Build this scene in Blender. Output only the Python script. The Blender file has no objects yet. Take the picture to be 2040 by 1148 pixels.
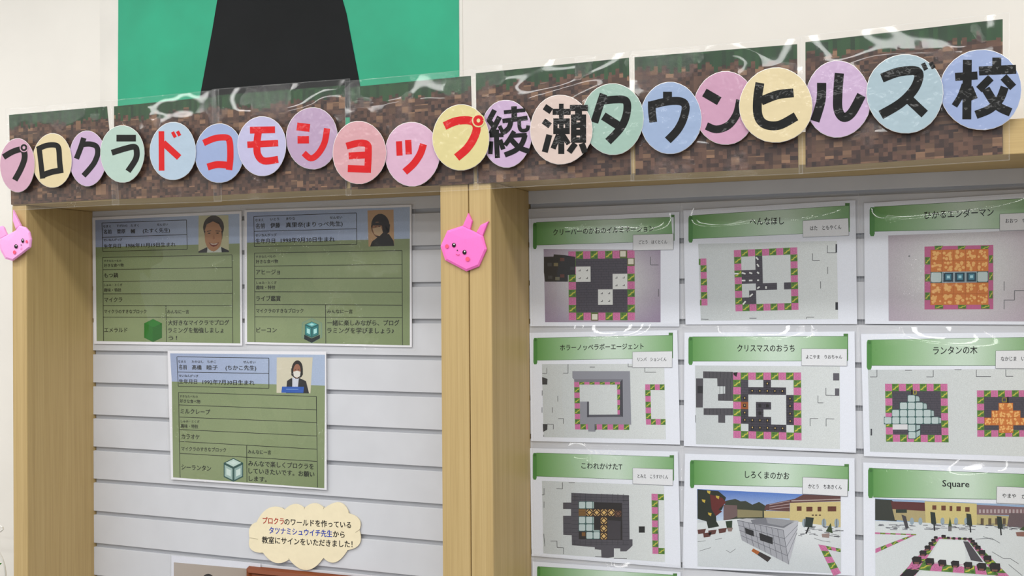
import bpy, math, random
from mathutils import Matrix, Vector
S = bpy.context.scene
COL = S.collection
H = 1.54                                   # height of the camera's zero above the floor

# ------------------------------------------------------------ camera, world, lights, exposure
CX, CY, F = 1020.0, 574.0, 2041.4
CAM = Vector((0.5508, -1.6888, H - 0.0012))
YAW, PITCH, ROLL = 0.371, 0.0074, -0.0075
fwd = Vector((-math.sin(YAW) * math.cos(PITCH), math.cos(YAW) * math.cos(PITCH), math.sin(PITCH)))
rt0 = Vector((math.cos(YAW), math.sin(YAW), 0))
up0 = rt0.cross(fwd)
RT = rt0 * math.cos(ROLL) + up0 * math.sin(ROLL)
UP = up0 * math.cos(ROLL) - rt0 * math.sin(ROLL)
cam = bpy.data.objects.new('camera', bpy.data.cameras.new('camera'))
COL.objects.link(cam)
cam.data.sensor_fit = 'HORIZONTAL'; cam.data.sensor_width = 36; cam.data.lens = 36 * F / 2040
cam.data.clip_start = 0.05
m = Matrix((RT, UP, -fwd)).transposed().to_4x4(); m.translation = CAM
cam.matrix_world = m
S.camera = cam

w = bpy.data.worlds.new('room_ambient'); S.world = w; w.use_nodes = True
w.node_tree.nodes['Background'].inputs[0].default_value = (0.93, 0.95, 1.0, 1)
w.node_tree.nodes['Background'].inputs[1].default_value = 0.50
S.view_settings.view_transform = 'Standard'; S.view_settings.look = 'None'
S.view_settings.exposure = -0.27; S.view_settings.gamma = 1.0
try: S.view_settings.use_curve_mapping = False
except Exception: pass

CEIL = 2.75
def tube_light(x, y, L=1.2, wid=0.20, power=13.5, rot=0.0):
    l = bpy.data.lights.new('tube_light', 'AREA'); l.shape = 'RECTANGLE'
    l.size = L; l.size_y = wid; l.energy = power; l.color = (1.0, 0.992, 0.975)
    o = bpy.data.objects.new('tube_light', l); COL.objects.link(o)
    o.location = (x, y, CEIL - 0.03); o.rotation_euler = (0, 0, rot)
for yy in (-0.8, -1.7, -2.7, -3.9):
    for xx in (-2.6, -1.1, 0.4, 1.9):
        tube_light(xx, yy)

# ------------------------------------------------------------ helpers
def inv(u, v, Y):                           # photograph pixel -> point on the vertical plane at depth Y
    ray = RT * ((u - CX) / F) - UP * ((v - CY) / F) + fwd
    return CAM + ray * ((Y - CAM.y) / ray.y)
def lin(c):
    return tuple(((x / 255) / 12.92 if x / 255 <= 0.04045 else ((x / 255 + 0.055) / 1.055) ** 2.4) for x in c[:3])
def tag(o, label=None, cat=None, group=None, kind=None):
    if label: o['label'] = label
    if cat: o['category'] = cat
    if group: o['group'] = group
    if kind: o['kind'] = kind
    return o
def thing(name, loc, label, cat, group=None):
    o = bpy.data.objects.new(name, None); o.empty_display_size = 0.02; COL.objects.link(o)
    o.location = loc
    return tag(o, label, cat, group)
def origin(par):
    v = Vector((0, 0, 0))
    while par is not None:
        v += par.location; par = par.parent
    return v
class MB:
    """collects polygons in world space and links them as one mesh object"""
    def __init__(s): s.v = []; s.f = []; s.c = []; s.mi = []; s.uv = []
    def face(s, pts, col=None, mi=0, uv=None):
        n = len(s.v); s.v += [tuple(p) for p in pts]; s.f.append(tuple(range(n, n + len(pts))))
        if col is None: col = (1, 1, 1)
        if col and isinstance(col[0], (tuple, list)): s.c.append([lin(c) for c in col])
        else: s.c.append([lin(col) if max(col) > 1.001 else col] * len(pts))
        s.mi.append(mi); s.uv.append(uv or [(0, 0)] * len(pts))
    def box(s, x0, x1, y0, y1, z0, z1, mi=0):
        p = [(x, y, z) for z in (z0, z1) for y in (y0, y1) for x in (x0, x1)]
        for q in ((0, 1, 5, 4), (3, 2, 6, 7), (2, 0, 4, 6), (1, 3, 7, 5), (4, 5, 7, 6), (2, 3, 1, 0)):
            s.face([p[i] for i in q], mi=mi)
    def build(s, name, mats, par=None, loc=None, smooth=False, bevel=0, solid=0):
        if not isinstance(mats, (list, tuple)): mats = [mats]
        o0 = origin(par) + Vector(loc or (0, 0, 0))
        if par is None and loc is None:
            xs = list(zip(*s.v)); o0 = Vector(((min(xs[0]) + max(xs[0])) / 2, (min(xs[1]) + max(xs[1])) / 2, min(xs[2])))
            loc = o0
        me = bpy.data.meshes.new(name)
        me.from_pydata([tuple(Vector(p) - o0) for p in s.v], [], s.f)
        ca = me.color_attributes.new('Col', 'FLOAT_COLOR', 'CORNER')
        flat = []
        for cs in s.c:
            for c in cs: flat += [c[0], c[1], c[2], 1.0]
        ca.data.foreach_set('color', flat)
        ul = me.uv_layers.new(name='UVMap'); fl = []
        for us in s.uv:
            for q in us: fl += [q[0], q[1]]
        ul.data.foreach_set('uv', fl)
        for mt in mats: me.materials.append(mt)
        me.polygons.foreach_set('material_index', s.mi)
        if smooth: me.polygons.foreach_set('use_smooth', [True] * len(me.polygons))
        o = bpy.data.objects.new(name, me); COL.objects.link(o)
        o.parent = par
        if loc is not None: o.location = loc
        if bevel:
            import bmesh
            bm = bmesh.new(); bm.from_mesh(me); bmesh.ops.remove_doubles(bm, verts=bm.verts, dist=1e-6)
            bmesh.ops.bevel(bm, geom=list(bm.edges), offset=bevel, segments=2, affect='EDGES', profile=0.6)
            bm.to_mesh(me); bm.free()
        me.update()
        return o

# ------------------------------------------------------------ materials
def mat(name, col=None, rough=0.6, coat=0.0, coat_rough=0.08, spec=0.5):
    m = bpy.data.materials.new(name); m.use_nodes = True
    b = m.node_tree.nodes['Principled BSDF']
    if col: b.inputs['Base Color'].default_value = (*lin(col), 1)
    b.inputs['Roughness'].default_value = rough
    b.inputs['Specular IOR Level'].default_value = spec
    b.inputs['Coat Weight'].default_value = coat; b.inputs['Coat Roughness'].default_value = coat_rough
    return m, m.node_tree.nodes, m.node_tree.links, b
def noise(N, L, vec, scale, detail=3, rough=0.5):
    n = N.new('ShaderNodeTexNoise'); n.inputs['Scale'].default_value = scale
    n.inputs['Detail'].default_value = detail; n.inputs['Roughness'].default_value = rough
    if vec is not None: L.new(vec, n.inputs['Vector'])
    return n
def ramp(N, L, fac, stops):
    r = N.new('ShaderNodeValToRGB'); e = r.color_ramp.elements
    while len(e) < len(stops): e.new(0.5)
    for i, (p, c) in enumerate(stops):
        e[i].position = p; e[i].color = (*lin(c), 1)
    L.new(fac, r.inputs[0]); return r
def wood(name, vertical=True, tones=((164, 138, 92), (186, 160, 110), (200, 175, 126)), k=1.0):
    m, N, L, b = mat(name, rough=0.5, spec=0.35)
    tc = N.new('ShaderNodeNewGeometry'); mp = N.new('ShaderNodeMapping')
    L.new(tc.outputs['Position'], mp.inputs[0])
    mp.inputs['Scale'].default_value = (85 * k, 85 * k, 1.4) if vertical else (1.4, 85 * k, 85 * k)
    n1 = noise(N, L, mp.outputs[0], 1.0, 4, 0.6)
    mp2 = N.new('ShaderNodeMapping'); L.new(tc.outputs['Position'], mp2.inputs[0])
    mp2.inputs['Scale'].default_value = (420, 420, 7) if vertical else (7, 420, 420)
    n2 = noise(N, L, mp2.outputs[0], 1.0, 2)
    mx = N.new('ShaderNodeMix'); mx.inputs[0].default_value = 0.35
    L.new(n1.outputs[0], mx.inputs[2]); L.new(n2.outputs[0], mx.inputs[3])
    r = ramp(N, L, mx.outputs[0], [(0.2, tones[0]), (0.5, tones[1]), (0.8, tones[2])])
    L.new(r.outputs[0], b.inputs['Base Color'])
    bp = N.new('ShaderNodeBump'); bp.inputs['Strength'].default_value = 0.12; bp.inputs['Distance'].default_value = 0.001
    L.new(n2.outputs[0], bp.inputs['Height']); L.new(bp.outputs[0], b.inputs['Normal'])
    return m
def plain(name, col, rough=0.6, var=0.03, scale=40, bump=0.0, coat=0.0, spec=0.5):
    m, N, L, b = mat(name, col, rough, coat, spec=spec)
    tc = N.new('ShaderNodeNewGeometry'); n = noise(N, L, tc.outputs['Position'], scale, 3)
    c2 = tuple(max(0, c * (1 - 2 * var)) for c in col)
    r = ramp(N, L, n.outputs[0], [(0.3, c2), (0.7, col)])
    L.new(r.outputs[0], b.inputs['Base Color'])
    if bump:
        bp = N.new('ShaderNodeBump'); bp.inputs['Strength'].default_value = bump; bp.inputs['Distance'].default_value = 0.002
        L.new(n.outputs[0], bp.inputs['Height']); L.new(bp.outputs[0], b.inputs['Normal'])
    return m
def printmat(name, coat=0.0, rough=0.55, var=0.06, scale=900, bump=0.0, bscale=18):
    m, N, L, b = mat(name, None, rough, coat, 0.06, spec=0.2)
    a = N.new('ShaderNodeVertexColor'); a.layer_name = 'Col'
    tc = N.new('ShaderNodeNewGeometry'); n = noise(N, L, tc.outputs['Position'], scale, 2)
    mr = N.new('ShaderNodeMapRange'); mr.inputs[1].default_value = 0.3; mr.inputs[2].default_value = 0.7
    mr.inputs[3].default_value = 1 - var; mr.inputs[4].default_value = 1 + var
    L.new(n.outputs[0], mr.inputs[0])
    mx = N.new('ShaderNodeVectorMath'); mx.operation = 'SCALE'
    L.new(a.outputs[0], mx.inputs[0]); L.new(mr.outputs[0], mx.inputs['Scale'])
    L.new(mx.outputs[0], b.inputs['Base Color'])
    if bump:
        nb = noise(N, L, tc.outputs['Position'], bscale, 3)
        bp = N.new('ShaderNodeBump'); bp.inputs['Strength'].default_value = bump; bp.inputs['Distance'].default_value = 0.01
        L.new(nb.outputs[0], bp.inputs['Height']); L.new(bp.outputs[0], b.inputs['Coat Normal']); L.new(bp.outputs[0], b.inputs['Normal'])
    return m
M = {}
M['wall'] = plain('wall_paint', (236, 232, 225), 0.8, 0.01, 6)
M['floor'] = plain('floor_vinyl', (160, 160, 160), 0.5, 0.08, 5)
M['ceiling'] = plain('ceiling_board', (235, 235, 232), 0.9, 0.01, 8)
M['wood'] = wood('oak_veneer_upright')
M['wood_h'] = wood('oak_veneer_lengthwise', False)
M['slat'] = plain('white_slat_laminate', (210, 212, 218), 0.45, 0.015, 12, spec=0.4)
M['slat_back'] = plain('slat_groove_laminate', (190, 192, 197), 0.5, 0.015, 12)
M['paper'] = printmat('printed_paper', 0.0, 0.5, 0.035)
M['grain'] = printmat('printed_picture_ink', 0.0, 0.5, 0.12, 1300)
M['disc'] = printmat('laminated_disc_print', 0.3, 0.45, 0.015, 60, 0.25, 22)
M['origami'] = printmat('folding_paper', 0.0, 0.6, 0.02, 400)
M['cloud'] = printmat('cream_card', 0.0, 0.6, 0.02, 60, 0.15, 30)
M['green'] = plain('green_craft_paper', (20, 172, 130), 0.55, 0.05, 7, 0.5)
M['black'] = plain('black_craft_paper', (24, 26, 28), 0.75, 0.08, 10, 0.5, spec=0.25)
M['white_card'] = plain('white_craft_paper', (236, 232, 225), 0.7, 0.02, 10)
M['frame'] = wood('red_brown_frame_wood', False, ((92, 42, 16), (122, 60, 26), (146, 80, 40)), 0.6)
M['cable'] = plain('white_cable_sheath', (232, 232, 228), 0.4, 0.01, 30)
M['leaf'] = plain('plant_leaf_green', (40, 120, 30), 0.45, 0.2, 30)
M['pot'] = plain('plant_pot_grey', (90, 92, 90), 0.6, 0.05, 20)

def film_material(name, haze, sparkle, seed):
    m = bpy.data.materials.new(name); m.use_nodes = True; N = m.node_tree.nodes; L = m.node_tree.links
    N.clear(); out = N.new('ShaderNodeOutputMaterial')
    tr = N.new('ShaderNodeBsdfTransparent'); tr.inputs[0].default_value = (1, 1, 1, 1)
    gl = N.new('ShaderNodeBsdfAnisotropic' if False else 'ShaderNodeBsdfGlossy'); gl.inputs['Roughness'].default_value = 0.045
    df = N.new('ShaderNodeBsdfDiffuse'); df.inputs[0].default_value = (0.9, 0.9, 0.9, 1)
    geo = N.new('ShaderNodeNewGeometry')
    n1 = noise(N, L, geo.outputs['Position'], 120, 4, 0.65)
    n2 = noise(N, L, geo.outputs['Position'], 9, 2); n2.noise_dimensions = '4D'; n2.inputs['W'].default_value = seed
    mr = N.new('ShaderNodeMapRange'); mr.inputs[1].default_value = 0.55; mr.inputs[2].default_value = 0.72
    mr.inputs[3].default_value = 0.0; mr.inputs[4].default_value = sparkle
    L.new(n2.outputs[0], mr.inputs[0])
    bp = N.new('ShaderNodeBump'); bp.inputs['Distance'].default_value = 0.012
    L.new(mr.outputs[0], bp.inputs['Strength']); L.new(n1.outputs[0], bp.inputs['Height'])
    L.new(bp.outputs[0], gl.inputs['Normal'])
    lw = N.new('ShaderNodeFresnel'); lw.inputs['IOR'].default_value = 1.5
    
    ad = N.new('ShaderNodeMixShader'); cl = N.new('ShaderNodeMath'); cl.operation = 'MINIMUM'; cl.inputs[1].default_value = 0.075; L.new(lw.outputs[0], cl.inputs[0]); L.new(cl.outputs[0], ad.inputs[0])
    m1 = N.new('ShaderNodeMixShader'); m1.inputs[0].default_value = haze
    L.new(tr.outputs[0], m1.inputs[1]); L.new(df.outputs[0], m1.inputs[2])
    L.new(m1.outputs[0], ad.inputs[1]); L.new(gl.outputs[0], ad.inputs[2])
    L.new(ad.outputs[0], out.inputs[0])
    return m
M['film'] = film_material('clear_laminate_film', 0.02, 0.9, 1.0)
M['film_edge'] = film_material('clear_laminate_edge', 0.10, 0.6, 2.0)
M['film_banner'] = film_material('banner_laminate_film', 0.02, 0.9, 5.0)
M['film_soft'] = film_material('smooth_laminate_film', 0.015, 0.3, 8.0)

def mosaic_material():
    m, N, L, b = mat('brown_mosaic_print', None, 0.5, spec=0.3)
    uv = N.new('ShaderNodeUVMap')
    def cells(sx, sy, off):
        mp = N.new('ShaderNodeMapping'); mp.inputs['Scale'].default_value = (sx, sy, 1); mp.inputs['Location'].default_value = (off, off * 0.7, 0)
        L.new(uv.outputs[0], mp.inputs[0])
        fl = N.new('ShaderNodeVectorMath'); fl.operation = 'FLOOR'; L.new(mp.outputs[0], fl.inputs[0])
        wn = N.new('ShaderNodeTexWhiteNoise'); wn.noise_dimensions = '2D'; L.new(fl.outputs[0], wn.inputs['Vector'])
        return wn
    a = cells(150, 150, 0.0); c = cells(75, 150, 13.0); d = cells(75, 75, 31.0)
    base = ramp(N, L, a.outputs['Value'], [(0.0, (40, 24, 20)), (0.3, (60, 38, 30)), (0.65, (80, 54, 42)), (1.0, (100, 70, 54))])
    lite = ramp(N, L, c.outputs['Value'], [(0.0, (66, 44, 34)), (0.5, (92, 66, 48)), (1.0, (138, 104, 78))])
    gt = N.new('ShaderNodeMath'); gt.operation = 'GREATER_THAN'; gt.inputs[1].default_value = 0.74; L.new(d.outputs['Value'], gt.inputs[0])
    mx = N.new('ShaderNodeMix'); mx.data_type = 'RGBA'
    L.new(gt.outputs[0], mx.inputs[0]); L.new(base.outputs[0], mx.inputs[6]); L.new(lite.outputs[0], mx.inputs[7])
    big = noise(N, L, uv.outputs[0], 9, 1)
    # green fringe: ragged columns under the top edge
    col = cells(150, 0.0001, 3.0); colb = cells(40, 0.0001, 9.0)
    sp = N.new('ShaderNodeSeparateXYZ'); L.new(uv.outputs[0], sp.inputs[0])
    h1 = N.new('ShaderNodeMath'); h1.operation = 'MULTIPLY_ADD'; h1.inputs[1].default_value = 0.016; h1.inputs[2].default_value = 0.012; L.new(col.outputs['Value'], h1.inputs[0])
    h2 = N.new('ShaderNodeMath'); h2.operation = 'MULTIPLY_ADD'; h2.inputs[1].default_value = 0.010; L.new(colb.outputs['Value'], h2.inputs[0]); L.new(h1.outputs[0], h2.inputs[2])
    lt = N.new('ShaderNodeMath'); lt.operation = 'LESS_THAN'; L.new(sp.outputs['Y'], lt.inputs[0]); L.new(h2.outputs[0], lt.inputs[1])
    col2 = cells(150, 30, 57.0)
    gcol = ramp(N, L, col2.outputs['Value'], [(0.0, (20, 48, 26)), (0.5, (26, 62, 32)), (1.0, (38, 76, 40))])
    m2 = N.new('ShaderNodeMix'); m2.data_type = 'RGBA'
    L.new(lt.outputs[0], m2.inputs[0]); L.new(mx.outputs[2], m2.inputs[6]); L.new(gcol.outputs[0], m2.inputs[7])
    L.new(m2.outputs[2], b.inputs['Base Color'])
    return m
M['mosaic'] = mosaic_material()

# ------------------------------------------------------------ the setting
def struct(name, mb, m):
    return tag(mb.build(name, m), kind='structure')
b = MB(); b.box(-4, 4, -5, 0.3, -0.05, 0.0); struct('floor', b, M['floor'])
b = MB(); b.box(-4, 4, -5, 0.3, CEIL, CEIL + 0.05); struct('ceiling', b, M['ceiling'])
b = MB(); b.box(-4, 4, 0.2125, 0.3, 0, CEIL); struct('wall_back', b, M['wall'])
b = MB(); b.box(-4.1, -4, -5, 0.3, 0, CEIL); struct('wall_left', b, M['wall'])

# ------------------------------------------------------------ the two shelving units with slatted backs
ZT, ZU, YB = H + 0.2562, H + 0.2035, 0.2105
SL = []                                       # slat intervals
zline = H + 0.1028 + 0.15
while zline > 0.1:
    top = min(zline - 0.0095, ZU); bot = zline - 0.075
    if top - bot > 0.01: SL.append((bot, top))
    zline -= 0.075
slat_cache = {}
def unit(x0, xi0, xi1, x1, label):
    t = thing('display_unit', ((x0 + x1) / 2, 0.1, 0), label, 'display unit', None)
    for a, c in ((x0, xi0), (xi1, x1)):
        b = MB(); b.box(a, c, 0, YB, 0, ZU); b.build('side_panel', M['wood'], t, bevel=0.0028)
    b = MB(); b.box(x0, x1, 0, YB, ZU, ZT); b.build('top_board', M['wood_h'], t, bevel=0.0015)
    b = MB(); b.box(xi0, xi1, 0.012, YB - 0.003, 0.0, 0.08); b.build('plinth', M['wood_h'], t)
    b = MB(); b.box(xi0 + 0.0015, xi1, 0.2005, YB - 0.001, 0.08, ZU); b.build('back_board', M['slat_back'], t)
    for (z0, z1) in SL:
        if z0 < 0.081: continue
        b = MB(); x = xi0
        # face board with a thin lip top and bottom, as slatwall is milled
        b.box(xi0, xi1, 0.193, 0.2005, z0, z1)
        b.build('slat', M['slat'], t, bevel=0.0007)
    return t
unit(-1.2766, -1.2356, -0.2455, -0.1900, 'left pale oak display unit with white slatted back holding the green staff profile sheets')
unit(-0.1885, -0.1453, 0.8450, 0.8900, 'right pale oak display unit with white slatted back holding the grid of green-headed posters')

# ------------------------------------------------------------ flat prints measured on the photograph and set on their own planes
def Zc(o):                                    # crop-space -> photograph pixels
    ox, oy, s = o
    return lambda x, y: (ox + x / s, oy + y / s)
def bil(q, s, t):
    (ax, ay), (bx, by), (cx_, cy_), (dx, dy) = q   # TL TR BR BL
    return ((ax * (1 - s) + bx * s) * (1 - t) + (dx * (1 - s) + cx_ * s) * t,
            (ay * (1 - s) + by * s) * (1 - t) + (dy * (1 - s) + cy_ * s) * t)
_txt = {}
def glyphs(text, off):
    k = (text, off)
    if k in _txt: return _txt[k]
    cu = bpy.data.curves.new('lettering', 'FONT'); cu.body = text; cu.size = 1.0; cu.offset = off
    cu.resolution_u = 2; cu.fill_mode = 'FRONT'
    o = bpy.data.objects.new('lettering', cu); COL.objects.link(o)
    bpy.context.view_layer.update()
    me = o.evaluated_get(bpy.context.evaluated_depsgraph_get()).to_mesh()
    vs = [(v.co.x, v.co.y) for v in me.vertices]; fs = [tuple(p.vertices) for p in me.polygons]
    xs = [v[0] for v in vs] or [0, 1]
    r = (vs, fs, min(xs), max(xs))
    o.to_mesh_clear(); bpy.data.objects.remove(o); bpy.data.curves.remove(cu)
    _txt[k] = r; return r
class Print:
    def __init__(s, crop, Y, step=0.00007):
        s.z = Zc(crop); s.Y = Y; s.step = step; s.mb = MB(); s.lv = 0
    def P(s, x, y, lv=None):
        u, v = s.z(x, y); return inv(u, v, s.Y - s.step * (s.lv if lv is None else lv))
    def poly(s, pts, col, lv=None):
        if lv is not None: s.lv = lv
        s.mb.face([s.P(*p) for p in pts][::-1], (list(col)[::-1] if isinstance(col[0], (tuple, list)) else col))
    def rect(s, x0, y0, x1, y1, col, lv=None): s.poly([(x0, y0), (x1, y0), (x1, y1), (x0, y1)], col, lv)
    def line(s, x0, y0, x1, y1, w, col, lv=None):
        dx, dy = x1 - x0, y1 - y0; l = math.hypot(dx, dy) or 1; nx, ny = -dy / l * w / 2, dx / l * w / 2
        s.poly([(x0 + nx, y0 + ny), (x1 + nx, y1 + ny), (x1 - nx, y1 - ny), (x0 - nx, y0 - ny)], col, lv)
    def ell(s, cx, cy, rx, ry, col, lv=None, n=20, a0=0, a1=math.tau):
        s.poly([(cx + rx * math.cos(a0 + (a1 - a0) * i / n), cy + ry * math.sin(a0 + (a1 - a0) * i / n)) for i in range(n)], col, lv)
    def ring(s, pts, w, col, lv=None):
        for a, b in zip(pts, pts[1:] + pts[:1]): s.line(*a, *b, w, col, lv)
    def text(s, t, x0, y0, x1, y1, em, col=(25, 28, 26), off=0.012, lv=None):
        if lv is not None: s.lv = lv
        vs, fs, a, b = glyphs(t, 0.0); c = lin(col)
        dx, dy = (x1 - x0) / (b - a), (y1 - y0) / (b - a); l0 = s.lv
        for q, (ox, oz) in enumerate(((-off, 0), (off, 0), (0, off * .7), (0, -off * .7))):   # overprinted for a bold face
            s.lv = l0 + q * 0.15
            P = [s.P(x0 + (v[0] - a + ox) * dx, y0 + (v[0] - a) * dy - (v[1] + oz) * em * 1.07) for v in vs]
            n = len(s.mb.v); s.mb.v += [tuple(p) for p in P]
            for f in fs:
                s.mb.f.append(tuple(n + i for i in f)); s.mb.c.append([c] * len(f)); s.mb.mi.append(0); s.mb.uv.append([(0, 0)] * len(f))
        s.lv = l0
    def flush(s, name, m, par):
        if not s.mb.f: return None
        o = s.mb.build(name, m, par); s.mb = MB()
        if name in ('lettering', 'table_lines'): o['kind'] = 'stuff'
        return o

def film(name, q, Y, par, seed, amp=0.004, res=0.006, m=None, edge=0.0014, tilt=0.0, smooth_bulge=0.0):
    """wavy clear plastic sheet over the four pixel corners q (TL TR BR BL)"""
    rr = random.Random(seed)
    W = [inv(*p, Y) for p in q]
    wid = (W[1] - W[0]).length; hei = (W[3] - W[0]).length
    nx, ny = max(4, int(wid / res)), max(4, int(hei / res))
    waves = []
    for i in range(7):
        a = rr.uniform(-0.5, 0.5) + (0 if rr.random() < 0.55 else math.pi / 2)
        lam = rr.uniform(0.04, 0.22); waves.append((math.cos(a) / lam, math.sin(a) / lam, rr.uniform(0, 6.28), lam))
    mb = MB(); idx = {}
    def grid(i, j): return i / nx, j / ny
    for j in range(ny + 1):
        for i in range(nx + 1):
            s_, t_ = grid(i, j); p = (W[0] * (1 - s_) + W[1] * s_) * (1 - t_) + (W[3] * (1 - s_) + W[2] * s_) * t_
            env = min(1, 4 * min(s_, 1 - s_) + 0.12) * min(1, 4 * min(t_, 1 - t_) + 0.15)
            h = sum(math.sin(6.283 * (kx * s_ * wid + ky * t_ * hei) + ph) * lam for kx, ky, ph, lam in waves) / 0.5
            h = amp * (0.5 + 0.5 * max(-1, min(1, h))) * env
            h += smooth_bulge * math.sin(math.pi * s_) * math.exp(-((t_ - 0.17 - 0.05 * math.sin(3 * s_ + seed)) / 0.15) ** 2) * (0.75 + 0.25 * math.sin(9 * s_ + seed))
            idx[i, j] = len(mb.v); mb.v.append((p.x, p.y - h, p.z))
    for j in range(ny):
        for i in range(nx):
            s0, t0 = (i + 0.5) / nx, (j + 0.5) / ny
            mb.f.append((idx[i, j + 1], idx[i + 1, j + 1], idx[i + 1, j], idx[i, j]))
            mb.c.append([(1, 1, 1)] * 4); mb.uv.append([(0, 0)] * 4)
            mb.mi.append(0)
    # welded rim
    ring = [(i, 0) for i in range(nx)] + [(nx, j) for j in range(ny)] + [(i, ny) for i in range(nx, 0, -1)] + [(0, j) for j in range(ny, 0, -1)]
    c = sum((Vector(v) for v in W), Vector()) / 4
    for k in range(len(ring)):
        a = Vector(mb.v[idx[ring[k]]]); b_ = Vector(mb.v[idx[ring[(k + 1) % len(ring)]]])
        def out(p, r):
            x = p.copy(); d = Vector((0, 0, 0))
            if r[0] == 0: d.x -= 1
            if r[0] == nx: d.x += 1
            if r[1] == 0: d.z += 1
            if r[1] == ny: d.z -= 1
            return x + d * edge
        mb.face([a, b_, out(b_, ring[(k + 1) % len(ring)]), out(a, ring[k])], mi=1)
    return mb.build(name, [m or M['film'], M['film_edge']], par, smooth=True)

def sheet(name, q, Y, par, th=0.0005, col=(232, 236, 246), m=None):
    """a thin paper sheet with thickness"""
    a = [inv(*p, Y) for p in q]; c = [p + Vector((0, th, 0)) for p in a]
    b = MB(); b.face(a[::-1], col); b.face(c, col)
    for i in range(4):
        j = (i + 1) % 4; b.face([a[i], a[j], c[j], c[i]], col)
    return b.build(name, m or M['paper'], par)
def centre(q, Y):
    v = Vector()
    for p in q: v += inv(*p, Y)
    return v / len(q)

# ------------------------------------------------------------ the brown banner in seven laminated sheets
BY = -0.0030
banner = [  # TL TR BR BL of the print, film overhang left/right, which
    ((18, 229), (213, 212), (231, 396), (22, 408), 'leftmost brown mosaic banner sheet, behind the black-lettered プ, ロ and ク discs', 6),
    ((227, 212), (431, 192), (437, 390), (228, 397), 'brown mosaic banner sheet behind the green ラ disc and the first red letters', 4),
    ((432, 190), (687, 170), (690, 376), (436, 389), 'brown mosaic banner sheet in a thick-rimmed pouch behind the red モ and シ discs', 9),
    ((696, 174), (938, 151), (944, 366), (698, 378), 'brown mosaic banner sheet behind the red ョ and ッ discs', 8),
    ((948, 146), (1253, 115), (1257, 348), (950, 366), 'brown mosaic banner sheet behind the kanji 綾 and 瀬 discs', 5),
    ((1264, 114), (1588, 88), (1590, 334), (1266, 349), 'brown mosaic banner sheet behind the black ウ and ン discs', 8),
    ((1604.5, 84), (1997.6, 38), (1997.6, 307), (1605, 334), 'rightmost brown mosaic banner sheet behind the ル, ズ and 校 discs', 12)]
for k, (a, b_, c, d, lab, mg) in enumerate(banner):
    q = (a, b_, c, d); yy = BY - 0.0006 * (k % 2)
    t = thing('banner_sheet', centre(q, yy), lab, 'banner', 'laminated sheets of the brown banner')
    W = [inv(*p, yy) for p in q]; mb = MB()
    zt = H + 0.402
    mb.face([W[3], W[2], W[1], W[0]], uv=[(W[3].x + 5, W[0].z - W[3].z + .002), (W[2].x + 5, W[1].z - W[2].z + .002), (W[1].x + 5, 0.0), (W[0].x + 5, 0.0)])
    V = [p + Vector((0, 0.0006, 0)) for p in W]; mb.face(V, uv=[(5, .1)] * 4)
    for i in range(4):
        j = (i + 1) % 4; mb.face([W[i], W[j], V[j], V[i]], uv=[(5, .1)] * 4)
    mb.build('print', M['mosaic'], t)
    g = 11
    fq = ((a[0] - mg, a[1] - g), (b_[0] + mg, b_[1] - g - 1), (c[0] + mg, c[1] + g), (d[0] - mg, d[1] + g))
    film('laminate_film', fq, yy - 0.0009, t, 100 + k, amp=0.0035, res=0.005, m=M['film_banner'])

# ------------------------------------------------------------ lettered discs
def catmull(p, n=6):
    if len(p) < 3: return p
    out = []
    for i in range(len(p) - 1):
        p0 = p[max(0, i - 1)]; p1 = p[i]; p2 = p[i + 1]; p3 = p[min(len(p) - 1, i + 2)]
        for k in range(n):
            t = k / n
            out.append(tuple(0.5 * ((2 * p1[j]) + (-p0[j] + p2[j]) * t + (2 * p0[j] - 5 * p1[j] + 4 * p2[j] - p3[j]) * t * t + (-p0[j] + 3 * p1[j] - 3 * p2[j] + p3[j]) * t ** 3) for j in (0, 1)))
    out.append(p[-1]); return out
def stroke(pr, pts, w, col, smooth=True):
    p = catmull(pts) if smooth and len(pts) > 2 else pts
    L_, R_ = [], []
    for i in range(len(p)):
        a = p[max(0, i - 1)]; c = p[min(len(p) - 1, i + 1)]
        dx, dy = c[0] - a[0], c[1] - a[1]; l = math.hypot(dx, dy) or 1
        L_.append((p[i][0] - dy / l * w / 2, p[i][1] + dx / l * w / 2)); R_.append((p[i][0] + dy / l * w / 2, p[i][1] - dx / l * w / 2))
    for i in range(len(p) - 1):
        pr.poly([L_[i], L_[i + 1], R_[i + 1], R_[i]], col)
ZA, ZB, ZCc, ZD, ZK = (0, 180, 3.923), (500, 120, 3.827), (930, 60, 3.377), (1460, 20, 3.376), (950, 185, 7.654)
RED, BLK = (200, 22, 26), (13, 14, 13)
PINK, CREAM, LILAC, MINT, SKY, BLUE = (226, 172, 198), (243, 222, 170), (214, 180, 220), (190, 219, 205), (184, 208, 230), (160, 180, 228)
LAV, MAUVE, SALM, ROSE, YEL = (200, 196, 236), (196, 164, 200), (232, 168, 176), (232, 182, 212), (240, 224, 150)
PEACH, SAGE, PER, DPINK, ICE = (234, 208, 196), (166, 202, 186), (160, 184, 224), (218, 160, 192), (176, 202, 214)
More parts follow.
